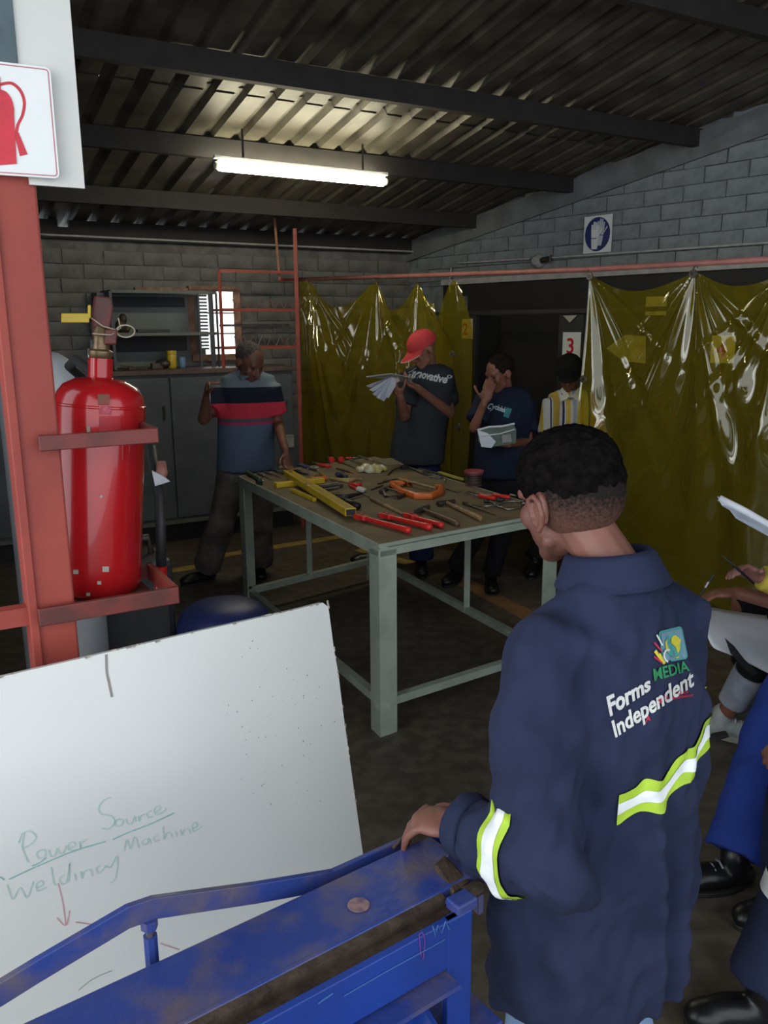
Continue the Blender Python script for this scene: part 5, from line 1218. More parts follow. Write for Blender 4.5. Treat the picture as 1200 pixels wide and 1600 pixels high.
def bvh(o):
    me = o.data; mw = wmx(o); return BVHTree.FromPolygons([mw @ v.co for v in me.vertices], [tuple(p.vertices) for p in me.polygons])
def project_mesh(me, tree, org, X, Y, N, off=.002):
    """flat artwork in (x, y) laid on to cloth: cast along -N"""
    for v in me.vertices:
        p = org + X * v.co.x + Y * v.co.y; h = tree.ray_cast(p + N * .5, -N, 1.2)
        v.co = (h[0] if h[0] else p) + N * (off + v.co.z)
    return me
def fit(me, w_, h_):
    xs = [v.co.x for v in me.vertices]; ys = [v.co.y for v in me.vertices]; x0, x1, y0, y1 = min(xs), max(xs), min(ys), max(ys)
    for v in me.vertices: v.co.x = (v.co.x - x0) / (x1 - x0) * w_; v.co.y = (v.co.y - y0) / (y1 - y0) * h_
    return me
def subdiv(me, n=1):
    bm = bmesh.new(); bm.from_mesh(me); bmesh.ops.triangulate(bm, faces=bm.faces); bmesh.ops.subdivide_edges(bm, edges=bm.edges, cuts=n); bm.to_mesh(me); bm.free(); return me

# ---- man in the striped polo behind the table's left corner
Y1 = 5.15
palm_t = at_z(447, 716, .90)
J = dict(head=at_y(390, 566, 5.08), face=V((.62, -.55, -.52)), neck=at_y(388, 584, 5.15), front=V((.25, -.95, 0)),
         shR=at_y(354, 607, 5.15), shL=at_y(423, 608, 5.15), elR=at_y(318, 655, 5.0), wrR=at_y(323, 620, 4.9), elL=at_y(434, 662, 5.18), wrL=palm_t + V((0, 0, .03)),
         hip=at_y(385, 738, 5.22), knR=at_y(346, 815, 5.2), anR=at_y(322, 890, 5.30), knL=at_y(405, 820, 5.2), anL=at_y(405, 885, 5.45), toeR=V((-.8, -.6, 0)), toeL=V((.2, -1, 0)),
         handR=(V((.15, -.1, 1)), V((1, .1, 0)), V((0, -1, 0)), 1.45), handL=(V((.1, -.3, -.9)), V((.6, -.6, 0)), V((-.5, -.6, 0)), .9))
J['anR'].z = .09; J['anL'].z = .09
zc = [at_y(388, y, 5.05).z for y in (576, 606, 631, 655, 660, 665)]
# object origin z is 0, so the stripe heights are world heights
M_polo = banded('striped_polo', 2, [(0, (.085, .115, .17)), (zc[5], (.40, .03, .10)), (zc[4], (.10, .08, .09)), (zc[3], (.52, .035, .06)), (zc[2], (.012, .014, .028)), (zc[1], (.135, .175, .20))], rng=(0, 2))
S1 = dict(skin=M_skin2, hairm=mat('greying_hair', (.035, .028, .026), .9, col2=(.07, .06, .055), scale=50, bump=.6, bscale=200), hairg=.003, shirt=M_polo, hem=at_y(384, 733, 5.2), trousers=M_trouser, shoe=M_shoe, shx=1.08, sleeve=.70, leg=(.10, .088), beard=mat('grey_stubble', (.06, .04, .035), .9), girth=1.0, twr=.012, hs=1.02, legto=.97)
p1 = person('man in blue polo shirt with black and red bands leaning by the table', J, S1)
m_ = MB(); fw = J['front'].normalized(); nk1 = J['neck'] + fw * .022 + Z * .012; sd = fw.cross(Z)
for k in (-1, 1): m_.prism([nk1 + sd * .060 * k + Z * .025 - fw * .03, nk1 + sd * .075 * k - Z * .005 + fw * .02, nk1 + sd * .055 * k - Z * .045 + fw * .105, nk1 + sd * .008 * k - Z * .02 + fw * .10, nk1 + sd * .045 * k + Z * .02 + fw * .04], (fw * .3 + Z).normalized() * .006)
m_.obj('collar', mat('polo_collar_blue_grey', (.16, .21, .25), .9), p1, kind=None)
q = at_y(327, 602, 4.85); b = MB(); b.tube([q + Z * .02, q - Z * .09, at_y(333, 655, 4.86)], [.004, .003, .002], 8); b.obj('handle_rod', M_steel, None, loc=q) if False else None
o = b.obj('thin_rod', M_steel, loc=q, smooth=True); tag(o, 'thin steel rod held upright in the fist of the man in the striped polo', 'rod')

# ---- man in the red cap reading
Yc = 5.5
J = dict(head=at_y(660, 545, 5.42), face=V((-.80, -.42, -.52)), neck=at_y(671, 572, 5.5), front=V((-.45, -.89, 0)),
         shR=at_y(640, 590, 5.42), shL=at_y(694, 590, 5.60), elR=at_y(632, 650, 5.35), wrR=at_y(625, 618, 5.18), elL=at_y(703, 645, 5.42), wrL=at_y(652, 606, 5.22),
         hip=at_y(655, 740, 5.55), knR=at_y(625, 820, 5.55), anR=at_y(588, 868, 5.70), knL=at_y(658, 820, 5.5), anL=at_y(658, 882, 5.50), toeR=V((-1, -.1, 0)), toeL=V((.0, -1, 0)),
         handR=(V((-.55, -.3, .75)), V((-.2, -.4, -.5)) * -1, V((0, -1, .2)), .9), handL=(V((-.85, -.25, .35)), V((-.1, -.2, 1)), V((.1, .9, .2)), 1.0))
J['anR'].z = .09; J['anL'].z = .09
S2 = dict(skin=M_skin1, hair=False, shirt=M_charcoal, hem=at_y(650, 722, 5.5), trousers=M_navytr, shoe=M_shoe, shx=1.12, sleeve=.72, hs=1.0, leg=(.095, .082))
p2 = person('man in a red cap and charcoal tee reading an open notebook', J, S2)
f, u, r = head_frame(J['face']); hc = J['head']
b = MB()
dome = []
for j in range(8):
    t = j / 7 * PI / 2; dome.append(ring(hc + u * (.022 + .098 * math.sin(t)) - f * (.012), .088 * math.cos(t) + .001, .106 * math.cos(t) + .001, r, f, 28))
b.loft(dome); cap_ = b.obj('cap', M_capred, p2, smooth='auto')
b = MB(); br = []; bi = []
for k in range(15):
    a = -1.15 + 2.3 * k / 14; L_ = .085 * math.cos(a * 1.15) ** .6 if math.cos(a * 1.15) > 0 else 0
    p0 = hc + u * .026 + r * .086 * math.sin(a) + f * (.100 * math.cos(a) - .012); bi.append(p0); br.append(p0 + f * L_ - u * (.012 + .012 * math.cos(a)) - u * .012 * abs(math.sin(a)))
b.prism(bi + list(reversed(br)), -u * .004); b.obj('peak', M_capred, cap_)
b = MB(); b.tube([p + f * .001 for p in br], .0028, 6); b.obj('peak_edge', mat('cream_piping', (.55, .42, .36), .7), cap_, smooth=True)
b = MB(); b.ell(hc + u * .12 - f * .012, (.008, .008, .005), (r, f, u)); b.obj('button', M_capred, cap_, smooth=True)
tr2 = bvh(S2['shirt_obj']); fw = J['front'].normalized(); sd = fw.cross(Z)
me = fit(subdiv(text_mesh('Innovative', .1, .0002, .0035)), .225, .052); me2 = me
lo = at_y(629, 589, 5.3); TX = (-sd + Z * -.22).normalized(); 
project_mesh(me, tr2, lo, TX, TX.cross(fw) * (-1 if TX.cross(fw).z < 0 else 1), fw, .003); link('lettering', me, p2, mat('white_print', (.62, .62, .60), .8))
lo2 = lo + TX * .235 + Z * .045; m_ = MB(); m_.loft([[lo2 + TX * .011 * math.cos(a) + Z * .011 * math.sin(a) for a in [k * PI / 8 for k in range(16)]], [lo2 + TX * .006 * math.cos(a) + Z * .006 * math.sin(a) for a in [k * PI / 8 for k in range(16)]]], cap=False)
me = m_.mesh()
for v in me.vertices:
    h = tr2.ray_cast(v.co + fw * .5, -fw, 1.2)
    if h[0]: v.co = h[0] + fw * .003
link('print_ring', me, p2, MATS['white_print'])
# open notebook
bk = thing('notebook', 'open notebook with fanned pages held by the man in the red cap', 'notebook', at_y(620, 604, 5.1))
P_ = lambda x, y, Y=5.12: at_y(x, y, Y)
b = MB(); b.prism([P_(572, 588, 5.0), P_(612, 583, 5.0), P_(646, 590, 5.18), P_(640, 597, 5.24), P_(600, 590, 5.16)], Z * -.006); b.obj('cover', mat('notebook_cover', (.40, .39, .38), .7), bk)
for k, (x, y) in enumerate(((577, 612), (582, 619), (588, 624), (594, 627), (601, 622), (572, 606))):
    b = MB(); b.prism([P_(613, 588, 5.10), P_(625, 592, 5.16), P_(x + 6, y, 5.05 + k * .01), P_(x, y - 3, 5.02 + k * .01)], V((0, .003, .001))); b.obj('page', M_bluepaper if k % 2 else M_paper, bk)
b = MB(); b.tube([P_(618, 583, 5.1), P_(624, 596, 5.1)], .004, 6); o = b.obj('pencil', mat('cream_pencil', (.5, .45, .3), .5), loc=P_(620, 590)); tag(o, 'short pencil sticking up beside the open notebook', 'pencil')

# ---- boy touching his face
J = dict(head=at_y(780, 583, 5.10), face=V((-.80, -.52, -.38)), neck=at_y(789, 608, 5.15), front=V((-.35, -.93, 0)),
         shR=at_y(757, 628, 5.08), shL=at_y(822, 632, 5.22), elR=at_y(741, 668, 4.98), wrR=at_y(757, 628, 4.92), elL=at_y(824, 690, 5.12), wrL=at_y(790, 694, 4.88),
         hip=at_y(783, 755, 5.2), knR=at_y(745, 832, 5.2), anR=at_y(713, 895, 5.28), knL=at_y(785, 830, 5.15), anL=at_y(767, 902, 5.12), toeR=V((-.5, -.9, 0)), toeL=V((-.05, -1, 0)),
         handR=(V((.30, .1, 1)), V((.2, .9, 0)), V((-1, 0, .1)), .35), handL=(V((-1, -.1, .1)), V((0, .2, 1)), V((0, 1, 0)), .5))
J['anR'].z = .09; J['anL'].z = .09
S3 = dict(skin=M_skin3, hair=True, hairg=.006, hairm=mat('cropped_hair', (.012, .009, .008), 1.0, col2=(.02, .014, .011), scale=60, bump=.2, bscale=250, spec=0.0), shirt=M_navytee, hem=at_y(782, 745, 5.18), trousers=M_blacktr, shoe=M_shoe, sleeve=.75, shx=1.03, hs=.95, girth=.9, leg=(.085, .062), fr=1.0)
p3 = person('boy in a navy tee raising a hand to his face, holding a notebook', J, S3)
tr3 = bvh(S3['shirt_obj']); fw = J['front'].normalized(); sd = fw.cross(Z); TX = (-sd - Z * .33).normalized(); TY = fw.cross(TX) * -1; TY = TY if TY.z > 0 else -TY
def patch(x0, x1, y0, y1, nx=10, ny=4):
    me = bpy.data.meshes.new('p'); vs = [(x0 + (x1 - x0) * i / nx, y0 + (y1 - y0) * j / ny, 0) for j in range(ny + 1) for i in range(nx + 1)]
    me.from_pydata(vs, [], [(j * (nx + 1) + i, j * (nx + 1) + i + 1, (j + 1) * (nx + 1) + i + 1, (j + 1) * (nx + 1) + i) for j in range(ny) for i in range(nx)]); return me
lo = at_y(757, 642, 4.95)
me = patch(.095, .130, -.012, .045); project_mesh(me, tr3, lo, TX, TY, fw, .002); link('print_patch', me, p3, mat('teal_print', (.03, .20, .22), .8))
me = fit(subdiv(text_mesh('Cyclolek', .1, .0002, .002)), .10, .042); project_mesh(me, tr3, lo, TX, TY, fw, .003); link('lettering', me, p3, mat('pale_print', (.48, .58, .60), .8))
nbk = thing('notebook', 'folded green and white notebook held low by the boy touching his face', 'notebook', at_y(778, 683, 4.84))
P_ = lambda x, y, Y=4.84: at_y(x, y, Y)
b = MB(); b.prism([P_(746, 672), P_(762, 669), P_(803, 664), P_(807, 672), P_(806, 692), P_(760, 700), P_(748, 690)], V((0, .012, 0))); b.obj('cover', mat('dark_green_cover', (.10, .14, .11), .7), nbk)
b = MB(); b.tube([P_(746, 672, 4.82), P_(764, 667, 4.82), P_(785, 666, 4.82), P_(804, 662, 4.82)], .006, 6); b.obj('page_edge', M_paper, nbk)
b = MB(); b.tube([P_(748, 681, 4.82), P_(762, 680, 4.82), P_(780, 678, 4.82), P_(804, 671, 4.82)], .004, 6); b.obj('page_edge', M_paper, nbk)
b = MB(); b.prism([P_(784, 680, 4.83), P_(798, 678, 4.83), P_(800, 690, 4.83), P_(785, 692, 4.83)], V((0, .006, 0))); b.obj('label', mat('dull_label', (.32, .30, .30), .8), nbk)
b = MB(); b.prism([P_(746, 672, 4.83), P_(762, 677, 4.83), P_(775, 690, 4.83), P_(768, 700, 4.83), P_(752, 698, 4.83)], V((0, .005, 0))); b.obj('page', M_paper, nbk)

# ---- learner in the striped shirt and black cap behind the right curtain
J = dict(head=at_y(889, 583, 5.50), face=V((-.25, -.85, -.50)), neck=at_y(893, 612, 5.6), front=V((-.25, -.96, 0)),
         shR=at_y(862, 630, 5.55), shL=at_y(926, 632, 5.62), elR=at_y(853, 690, 5.50), wrR=at_y(880, 710, 5.30), elL=at_y(935, 690, 5.55), wrL=at_y(905, 712, 5.30),
         hip=at_y(893, 745, 5.6), knR=at_y(872, 820, 5.55), anR=at_y(836, 895, 5.45), knL=at_y(915, 820, 5.55), anL=at_y(908, 885, 5.5), toeR=V((-.4, -1, 0)), toeL=V((.1, -1, 0)),
         handR=(V((1, -.2, 0)), V((0, 0, 1)), V((0, 1, 0)), .6), handL=(V((-1, -.2, 0)), V((0, 0, 1)), V((0, 1, 0)), .6))
J['anR'].z = .09; J['anL'].z = .09
bx = (J['anR'].x + J['anL'].x) / 2
st_ = lambda x: at_y(x, 630, 5.45).x - bx
W_, Yl, Nv, Bl = (.50, .50, .54), (.50, .36, .08), (.03, .03, .08), (.28, .34, .50)
xs = [(835, W_), (846, Yl), (851, W_), (861, Nv), (863, W_), (866, Yl), (877, W_), (881, Nv), (884, W_), (887, Yl), (894, W_), (897, Bl), (903, W_), (908, Yl), (914, W_), (922, Nv), (925, Yl)]
M_strp = banded('vertical_striped_shirt', 0, [(-.6, W_)] + [(st_(x), c) for x, c in xs], rng=(-.6, .6))
S4 = dict(skin=M_skin2, hair=True, hairg=.010, hairm=M_hair, shirt=M_strp, hem=at_y(893, 745, 5.6), trousers=M_blacktr, shoe=M_shoe, sleeve=.8, hs=.95, girth=.9, wr=.003)
p4 = person('learner in black cap and white shirt with yellow and blue stripes', J, S4)
f, u, r = head_frame(J['face']); hc = J['head']; b = MB(); dome = []
for j in range(8):
    t = j / 7 * PI / 2; dome.append(ring(hc + u * (.012 + .112 * math.sin(t)) - f * .010, .092 * math.cos(t) ** .8 + .001, .106 * math.cos(t) ** .8 + .001, r, f, 28))
M_capblack = mat('black_cap_cotton', (.012, .012, .013), .95, spec=.1); b.loft(dome); cp4 = b.obj('cap', M_capblack, p4, smooth='auto')
b = MB(); b.prism([hc + u * .02 + r * .08 * math.sin(a) + f * .085 * math.cos(a) for a in [-1 + .25 * k for k in range(9)]] + [hc + u * .006 + r * .075 * math.sin(a) + f * (.085 * math.cos(a) + .045) for a in [1 - .25 * k for k in range(9)]], u * .004); b.obj('peak', M_capblack, cp4)
nk = J['neck']; fw = J['front'].normalized(); sd = fw.cross(Z); m_ = MB()
for k in (-1, 1):
    m_ = MB(); m_.prism([nk + sd * .058 * k + Z * .03, nk + sd * .085 * k - Z * .01 + fw * .05, nk + sd * .06 * k - Z * .06 + fw * .115, nk + sd * .006 * k - Z * .03 + fw * .11, nk + sd * .04 * k + Z * .02 + fw * .06], (fw * .5 + Z).normalized() * .006); m_.obj('collar_flap', M_emb, p4)
m_ = MB(); m_.prism([nk - Z * .03 + fw * .118 - sd * .022, nk - Z * .03 + fw * .118 + sd * .022, nk - Z * .045 + fw * .12], fw * .004); m_.obj('neck_opening', M_black, p4)

# ================================================================ FOREGROUND LEARNER IN THE NAVY JACKET
F0 = hdir(-37); R0 = hdir(53)
C0 = V((.378, 1.31, 0))
def fg(r_, f_, z): return C0 + R0 * r_ + F0 * f_ + Z * z
hc = at_y(886, 778, 1.37); fdir = hdir(-35); fdir = (fdir - Z * .30).normalized()
wL = at_y(724, 1288, 1.215); eL = at_y(835, 1345, 1.10)
J = dict(head=hc, face=fdir, neck=fg(0, -.005, 1.25), front=F0, shR=fg(.150, -.01, 1.145), shL=fg(-.140, .01, 1.125),
         elR=fg(.20, .03, .90), wrR=fg(.15, .17, .80), elL=eL, wrL=wL, hip=fg(0, 0, .72), knR=fg(.09, .03, .40), anR=fg(.10, -.02, .09), knL=fg(-.09, .03, .40), anL=fg(-.10, 0, .09),
         toeR=F0 + R0 * .2, toeL=F0 - R0 * .2, handL=((at_y(662, 1280, 1.24) - wL), V((0, .1, -1)), V((.2, .9, 0)), .95), handR=(F0 * .5 - Z * .8, -R0, F0, .5))
M_fgskin = skin('skin_foreground', (.185, .078, .056), (.14, .058, .042))
S0 = dict(skin=M_fgskin, hair=False, trousers=M_jeans, shoe=M_shoe, hs=.93, girth=.88, vox=.0045, leg=(.088, .082), hand=.93, fr=1.05, legto=.97)
Jb = dict(J); Jb['shR'] = fg(.125, 0, 1.105); Jb['shL'] = fg(-.125, 0, 1.105); S0['girth'] = .80
p0 = person('learner seen from behind in a long navy work jacket, one hand on blue machine', Jb, S0)
f, u, r = head_frame(fdir)
# hair: dense cap of short curls over a shaved fade
m_ = MB(); m_.ell(hc + u * .046 - f * .014, (.080, .098, .077), (r, f, u), 28, 18); m_.ell(hc + u * .020 - f * .040, (.074, .072, .058), (r, f, u), 24, 14)
me = m_.remesh('hair', .0035, 2, lambda p, n: noise.noise(p * 140) * .003 + noise.noise(p * 30) * .002 - .0015); link('hair', me, p0, M_hair)
m_ = MB(); m_.ell(hc + u * .004 - f * .024, (.0715, .0850, .074), (r, f, u), 28, 18)
M_fade = bpy.data.materials.new('shaved_hair_fade'); M_fade.use_nodes = True; nt = M_fade.node_tree; L = nt.links; bs = nt.nodes['Principled BSDF']; bs.inputs['Roughness'].default_value = .85; bs.inputs['Specular IOR Level'].default_value = .15
tc = nt.nodes.new('ShaderNodeTexCoord'); sx = nt.nodes.new('ShaderNodeSeparateXYZ'); nz = nt.nodes.new('ShaderNodeTexNoise'); nz.inputs['Scale'].default_value = 190; nz.inputs['Detail'].default_value = 8
L.new(tc.outputs['Object'], sx.inputs[0]); L.new(tc.outputs['Object'], nz.inputs[0])
ma = nt.nodes.new('ShaderNodeMath'); ma.operation = 'MULTIPLY_ADD'; ma.inputs[1].default_value = .10; L.new(nz.outputs[0], ma.inputs[0]); L.new(sx.outputs[2], ma.inputs[2])
mr = nt.nodes.new('ShaderNodeMapRange'); zt = hc.z + .05; mr.inputs[1].default_value = zt - .075; mr.inputs[2].default_value = zt + .02; L.new(ma.outputs[0], mr.inputs[0])
cr = nt.nodes.new('ShaderNodeValToRGB'); cr.color_ramp.elements[0].color = (.165, .075, .054, 1); cr.color_ramp.elements[1].color = (.010, .008, .007, 1); L.new(mr.outputs[0], cr.inputs[0]); L.new(cr.outputs[0], bs.inputs['Base Color'])
me = m_.remesh('shaved_fade', .004, 2); link('shaved_fade', me, p0, M_fade)
for k in (-1, 1):   # ears of the near figure in more detail
    e = hc + r * .0725 * k + f * .002 - u * .016
    m_ = MB(); pts = [e + f * .010 - u * .020, e + f * .014 + u * .0, e + f * .008 + u * .024 + r * .006 * k, e - f * .008 + u * .028 + r * .010 * k, e - f * .020 + u * .016 + r * .012 * k, e - f * .020 - u * .004 + r * .010 * k, e - f * .008 - u * .022 + r * .004 * k, e + f * .004 - u * .030]
    m_.tube(pts, [.004, .0045, .0045, .005, .005, .0048, .0055, .006], 8); m_.ell(e - f * .004, (.004, .014, .022), (r, f, u)); m_.ell(e + f * .010 - u * .004 + r * .004 * k, (.004, .005, .007), (r, f, u)); me = m_.remesh('ear', .0028, 1); link('ear', me, p0, M_fgskin)
# jacket
def fold_disp(p, n):
    q = p - C0; a = q.dot(R0); z = p.z
    d = .020 * noise.noise(V((a * 10, q.dot(F0) * 8, z * 2.0))) + .016 * noise.noise(V((a * 18 + z * 9, q.dot(F0) * 16, z * 8))) + .007 * noise.noise(V((a * 40 - z * 22, q.dot(F0) * 34, z * 20)))
    # creases gathered at the elbow
    ed_ = (p - eL).length
    if ed_ < .2: d += .007 * math.sin(ed_ * 130 + 4 * noise.noise(p * 9)) * math.exp(-(ed_ / .11) ** 2)
    # hanging folds from the shoulder blades, deepest near the waist
    w_ = max(0, min(1, (1.12 - z) * 3)); c_ = max(0, -n.dot(F0))
    d += c_ * w_ * (.016 * math.exp(-((a + .055 + (z - 1) * .10) / .016) ** 2) - .016 * math.exp(-((a + .020 + (z - 1) * .10) / .020) ** 2) + .013 * math.exp(-((a - .045) / .022) ** 2) - .012 * math.exp(-((a - .085) / .020) ** 2))
    return d
m_ = MB(); rg = []
for z, rx, ry, of in ((.495, .204, .152, .01), (.50, .208, .155, .01), (.62, .203, .152, .01), (.80, .197, .148, .0), (.95, .193, .144, -.004), (1.04, .188, .136, -.008), (1.10, .178, .124, -.006), (1.155, .150, .106, -.002), (1.195, .115, .090, .0), (1.225, .088, .078, .0), (1.245, .075, .070, .004), (1.262, .062, .060, .008)):
    rg.append(ring(fg(0, of, z), rx, ry, R0, F0, 40))
m_.loft(rg)
sL, sR = J['shL'], J['shR']
cuff = wL + (eL - wL).normalized() * -.0
m_.tube([fg(-.07, .01, 1.165), sL + Z * .0, sL.lerp(eL, .35) - R0 * .008, sL.lerp(eL, .7), eL + (eL - wL).normalized() * .012, eL.lerp(wL, .3), eL.lerp(wL, .65), eL.lerp(wL, .88), eL.lerp(wL, 1.0)], [.060, .070, .075, .076, .080, .072, .062, .052, .050], 26)
m_.tube([fg(.10, 0, 1.15), sR, sR.lerp(J['elR'], .5), J['elR'], J['elR'].lerp(J['wrR'], .5), J['wrR']], [.060, .068, .072, .070, .060, .050], 24)
me = m_.remesh('jacket', .0065, 3, fold_disp)
jk = link('jacket', me, p0, M_navy)
tj = bvh(jk)
# collar
m_ = MB(); rg = []
nkd = (hc - fg(0, 0, 1.25)); nkd = (Z + nkd.normalized() * .35).normalized()
for h_, rx, ry in ((-.01, .074, .070), (.018, .064, .063), (.030, .062, .062), (.034, .066, .066), (.026, .075, .073), (.0, .088, .083), (-.020, .098, .092), (-.022, .094, .088)):
    tilt_ = []
    for k in range(36):
        a = 2 * PI * k / 36; bk_ = -math.sin(a); p = fg(0, .006, 1.255) + nkd * h_ + R0 * rx * math.cos(a) + F0 * ry * math.sin(a) + Z * (.012 * bk_); tilt_.append(p)
    rg.append(tilt_)
m_.loft(rg, cap=False); me = m_.mesh('collar'); co_ = link('collar', me, p0, M_navy, smooth=True)
sol = co_.modifiers.new('s', 'SOLIDIFY'); sol.thickness = .003
# cuff ring
wd = (wL - eL).normalized(); m_ = MB(); m_.tube([wL - wd * .030, wL - wd * .012, wL + wd * .004, wL + wd * .006], [.053, .054, .053, .045], 26); me = m_.remesh('cuff', .005, 2, wr_n(.003, 20, 60)); link('cuff', me, p0, M_navy)

def jhit(px, py):
    d = ray(px, py).normalized(); h = tj.ray_cast(CAM, d, 5); return h[0]
def band_mesh(cen_axis_fn, angs, z0, z1, off):
    """strip of cloth tape laid on the jacket between heights z0..z1, angles about the trunk"""
    bm = bmesh.new(); rows = []
    for a in angs:
        dr = -F0 * math.cos(a) + R0 * math.sin(a); row = []
        for k in range(7):
            zo = .018 + .062 * max(0, min(1, (a + .62) / 1.45)) + .007 * math.sin(a * 11 + 1); z = z0 + zo + (z1 - z0) * k / 6; p = fg(0, 0, z) + dr * .6; h = tj.ray_cast(p, -dr, .6)
            if h[0]: row.append(bm.verts.new(h[0] + dr * off))
        rows.append(row)
    for A, B_ in zip(rows, rows[1:]):
        if len(A) == 7 and len(B_) == 7:
            for k in range(6): bm.faces.new((A[k], B_[k], B_[k + 1], A[k + 1]))
    me = bpy.data.meshes.new('tape'); bm.to_mesh(me); bm.free(); return me
A_ = [math.radians(-44 + k * 1.0) for k in range(128)]
tz0, tz1 = .878, .934; t3 = (tz1 - tz0) / 3.2
link('hi_vis_tape', band_mesh(None, A_, tz0, tz1, .0035), p0, M_hivis, smooth=True)
link('reflective_strip', band_mesh(None, A_, tz0 + t3, tz1 - t3, .0048), p0, M_reflect, smooth=True)
# sleeve band
def sleeve_band(c, ax, w0, off, r0=.098):
    ax = ax.normalized(); x = ax.cross(Z).normalized(); y = ax.cross(x); bm = bmesh.new(); rows = []
    for k in range(49):
        a = 2 * PI * k / 48; dr = x * math.cos(a) + y * math.sin(a); row = []
        for j in range(8):
            p = c + ax * (w0 * (j / 7 - .5)); h = tj.ray_cast(p + dr * r0, -dr, r0)
            row.append(bm.verts.new((h[0] + dr * off) if h[0] else p + dr * .07))
        rows.append(row)
    for A, B_ in zip(rows, rows[1:]):
        for j in range(7): bm.faces.new((A[j], B_[j], B_[j + 1], A[j + 1]))
    me = bpy.data.meshes.new('band'); bm.to_mesh(me); bm.free(); return me
sbc = eL.lerp(wL, .24)
link('hi_vis_band', sleeve_band(sbc, wd, .050, .0042), p0, M_hivis, smooth=True)
link('reflective_band', sleeve_band(sbc, wd, .026, .0054), p0, M_reflect, smooth=True)
# embroidered lettering on the back
def on_jacket(me, quad, nm, m, off, amt=(0, 1)):
    """artwork in unit square warped on to the cloth of the back; each point lies on the jacket surface"""
    bl, br_, tr_q, tl = quad
    for v in me.vertices:
        a, c = v.co.x, v.co.y; x = (bl[0] * (1 - a) + br_[0] * a) * (1 - c) + (tl[0] * (1 - a) + tr_q[0] * a) * c; y = (bl[1] * (1 - a) + br_[1] * a) * (1 - c) + (tl[1] * (1 - a) + tr_q[1] * a) * c
        d = ray(x, y).normalized(); h = tj.ray_cast(CAM, d, 5)
        v.co = (h[0] - F0 * (off + v.co.z)) if h[0] else at_y(x, y, 1.4)
    return link(nm, me, p0, m)
def letter(txt, quad, m, off=.003, bold=.004):
    me = fit(subdiv(text_mesh(txt, .1, .0004, bold)), 1, 1); return on_jacket(me, quad, 'lettering', m, off)
M_embg = mat('green_embroidery', (.02, .22, .08), .8); M_embr = mat('crimson_embroidery', (.42, .015, .06), .8); M_emby = mat('yellow_embroidery', (.55, .48, .03), .8); M_embt = mat('teal_embroidery', (.06, .30, .28), .8); M_emblb = mat('blue_grey_embroidery', (.14, .26, .34), .8)
letter('Forms', ((951, 1119), (1014, 1077), (1013, 1054), (945, 1088)), M_emb, bold=.003)
letter('Independent', ((961, 1160), (1082, 1079), (1080, 1043), (953, 1126)), M_emb, bold=.002)
letter('MEDIA', ((1020, 1063), (1075, 1047), (1071, 1031), (1018, 1044)), M_embg, bold=.0015)
EQ = ((1034, 1035), (1073, 1028), (1063, 977), (1026, 986))
def art(pts, m, off, nm):
    bm = bmesh.new(); cx = sum(p[0] for p in pts) / len(pts); cy = sum(p[1] for p in pts) / len(pts); rings_ = []
    for f_ in (0.02, .25, .5, .75, 1.0): rings_.append([bm.verts.new((cx + (x - cx) * f_, cy + (y - cy) * f_, 0)) for x, y in pts])
    for A, B_ in zip(rings_, rings_[1:]):
        for i in range(len(pts)): bm.faces.new((A[i], A[(i + 1) % len(pts)], B_[(i + 1) % len(pts)], B_[i]))
    bm.faces.new(rings_[0]); me = bpy.data.meshes.new(nm); bm.to_mesh(me); bm.free(); on_jacket(me, EQ, nm, m, off)
def rr(x0, y0, x1, y1, rd):
    out = []
    for cx, cy, a0 in ((x1 - rd, y0 + rd, -90), (x1 - rd, y1 - rd, 0), (x0 + rd, y1 - rd, 90), (x0 + rd, y0 + rd, 180)):
        for k in range(4): an = math.radians(a0 + 30 * k); out.append((cx + rd * math.cos(an), cy + rd * math.sin(an)))
        xn, yn = {-90: (x1, (y0 + y1) / 2), 0: ((x0 + x1) / 2, y1), 90: (x0, (y0 + y1) / 2), 180: ((x0 + x1) / 2, y0)}[a0]; out.append((xn, yn))
    return out
art(rr(0, 0, 1, 1, .12), M_embt, .0030, 'emblem_border'); art(rr(.07, .06, .93, .94, .08), M_emblb, .0040, 'emblem_field')
art([(.48 + .34 * math.cos(a), .5 + .36 * math.sin(a)) for a in [k * PI / 8 for k in range(16)]], M_embt, .0048, 'emblem_globe')
art([(.50, .78), (.62, .80), (.70, .72), (.80, .62), (.74, .52), (.70, .36), (.62, .24), (.56, .28), (.54, .44), (.46, .52), (.38, .60), (.42, .72)], M_emby, .0056, 'emblem_map')
art([(.16, .66), (.24, .72), (.22, .56), (.26, .40), (.20, .32), (.14, .46)], M_emby, .0056, 'emblem_map')
art([(.45, .13), (.62, .15), (.60, .11), (.50, .09)], M_emby, .0056, 'emblem_map')
for (xa, ya, xb, yb, m, w_) in ((-.10, .92, .06, .55, M_emb, .03), (-.25, .70, .0, .38, M_embr, .03), (-.27, .44, -.02, .04, M_emby, .06), (-.34, .26, -.06, .02, M_embr, .035), (-.12, .32, .02, -.02, M_emby, .05)):
    dx, dy = xb - xa, yb - ya; l = math.hypot(dx, dy); nx, ny = -dy / l * w_, dx / l * w_
    art([(xa + nx, ya + ny), (xa - nx, ya - ny), (xb - nx, yb - ny), (xb + nx, yb + ny)], m, .0040, 'emblem_stroke')
bm = bmesh.new(); pa_ = [bm.verts.new((.18 + .20 * math.cos(a), .22 + .22 * math.sin(a), 0)) for a in (1.0, 1.5, 2.0, 2.6, 3.2, 3.8, 4.4)]; pb2 = [bm.verts.new((.18 + .14 * math.cos(a), .22 + .16 * math.sin(a), 0)) for a in (1.0, 1.5, 2.0, 2.6, 3.2, 3.8, 4.4)]
for k in range(6): bm.faces.new((pa_[k], pa_[k + 1], pb2[k + 1], pb2[k]))
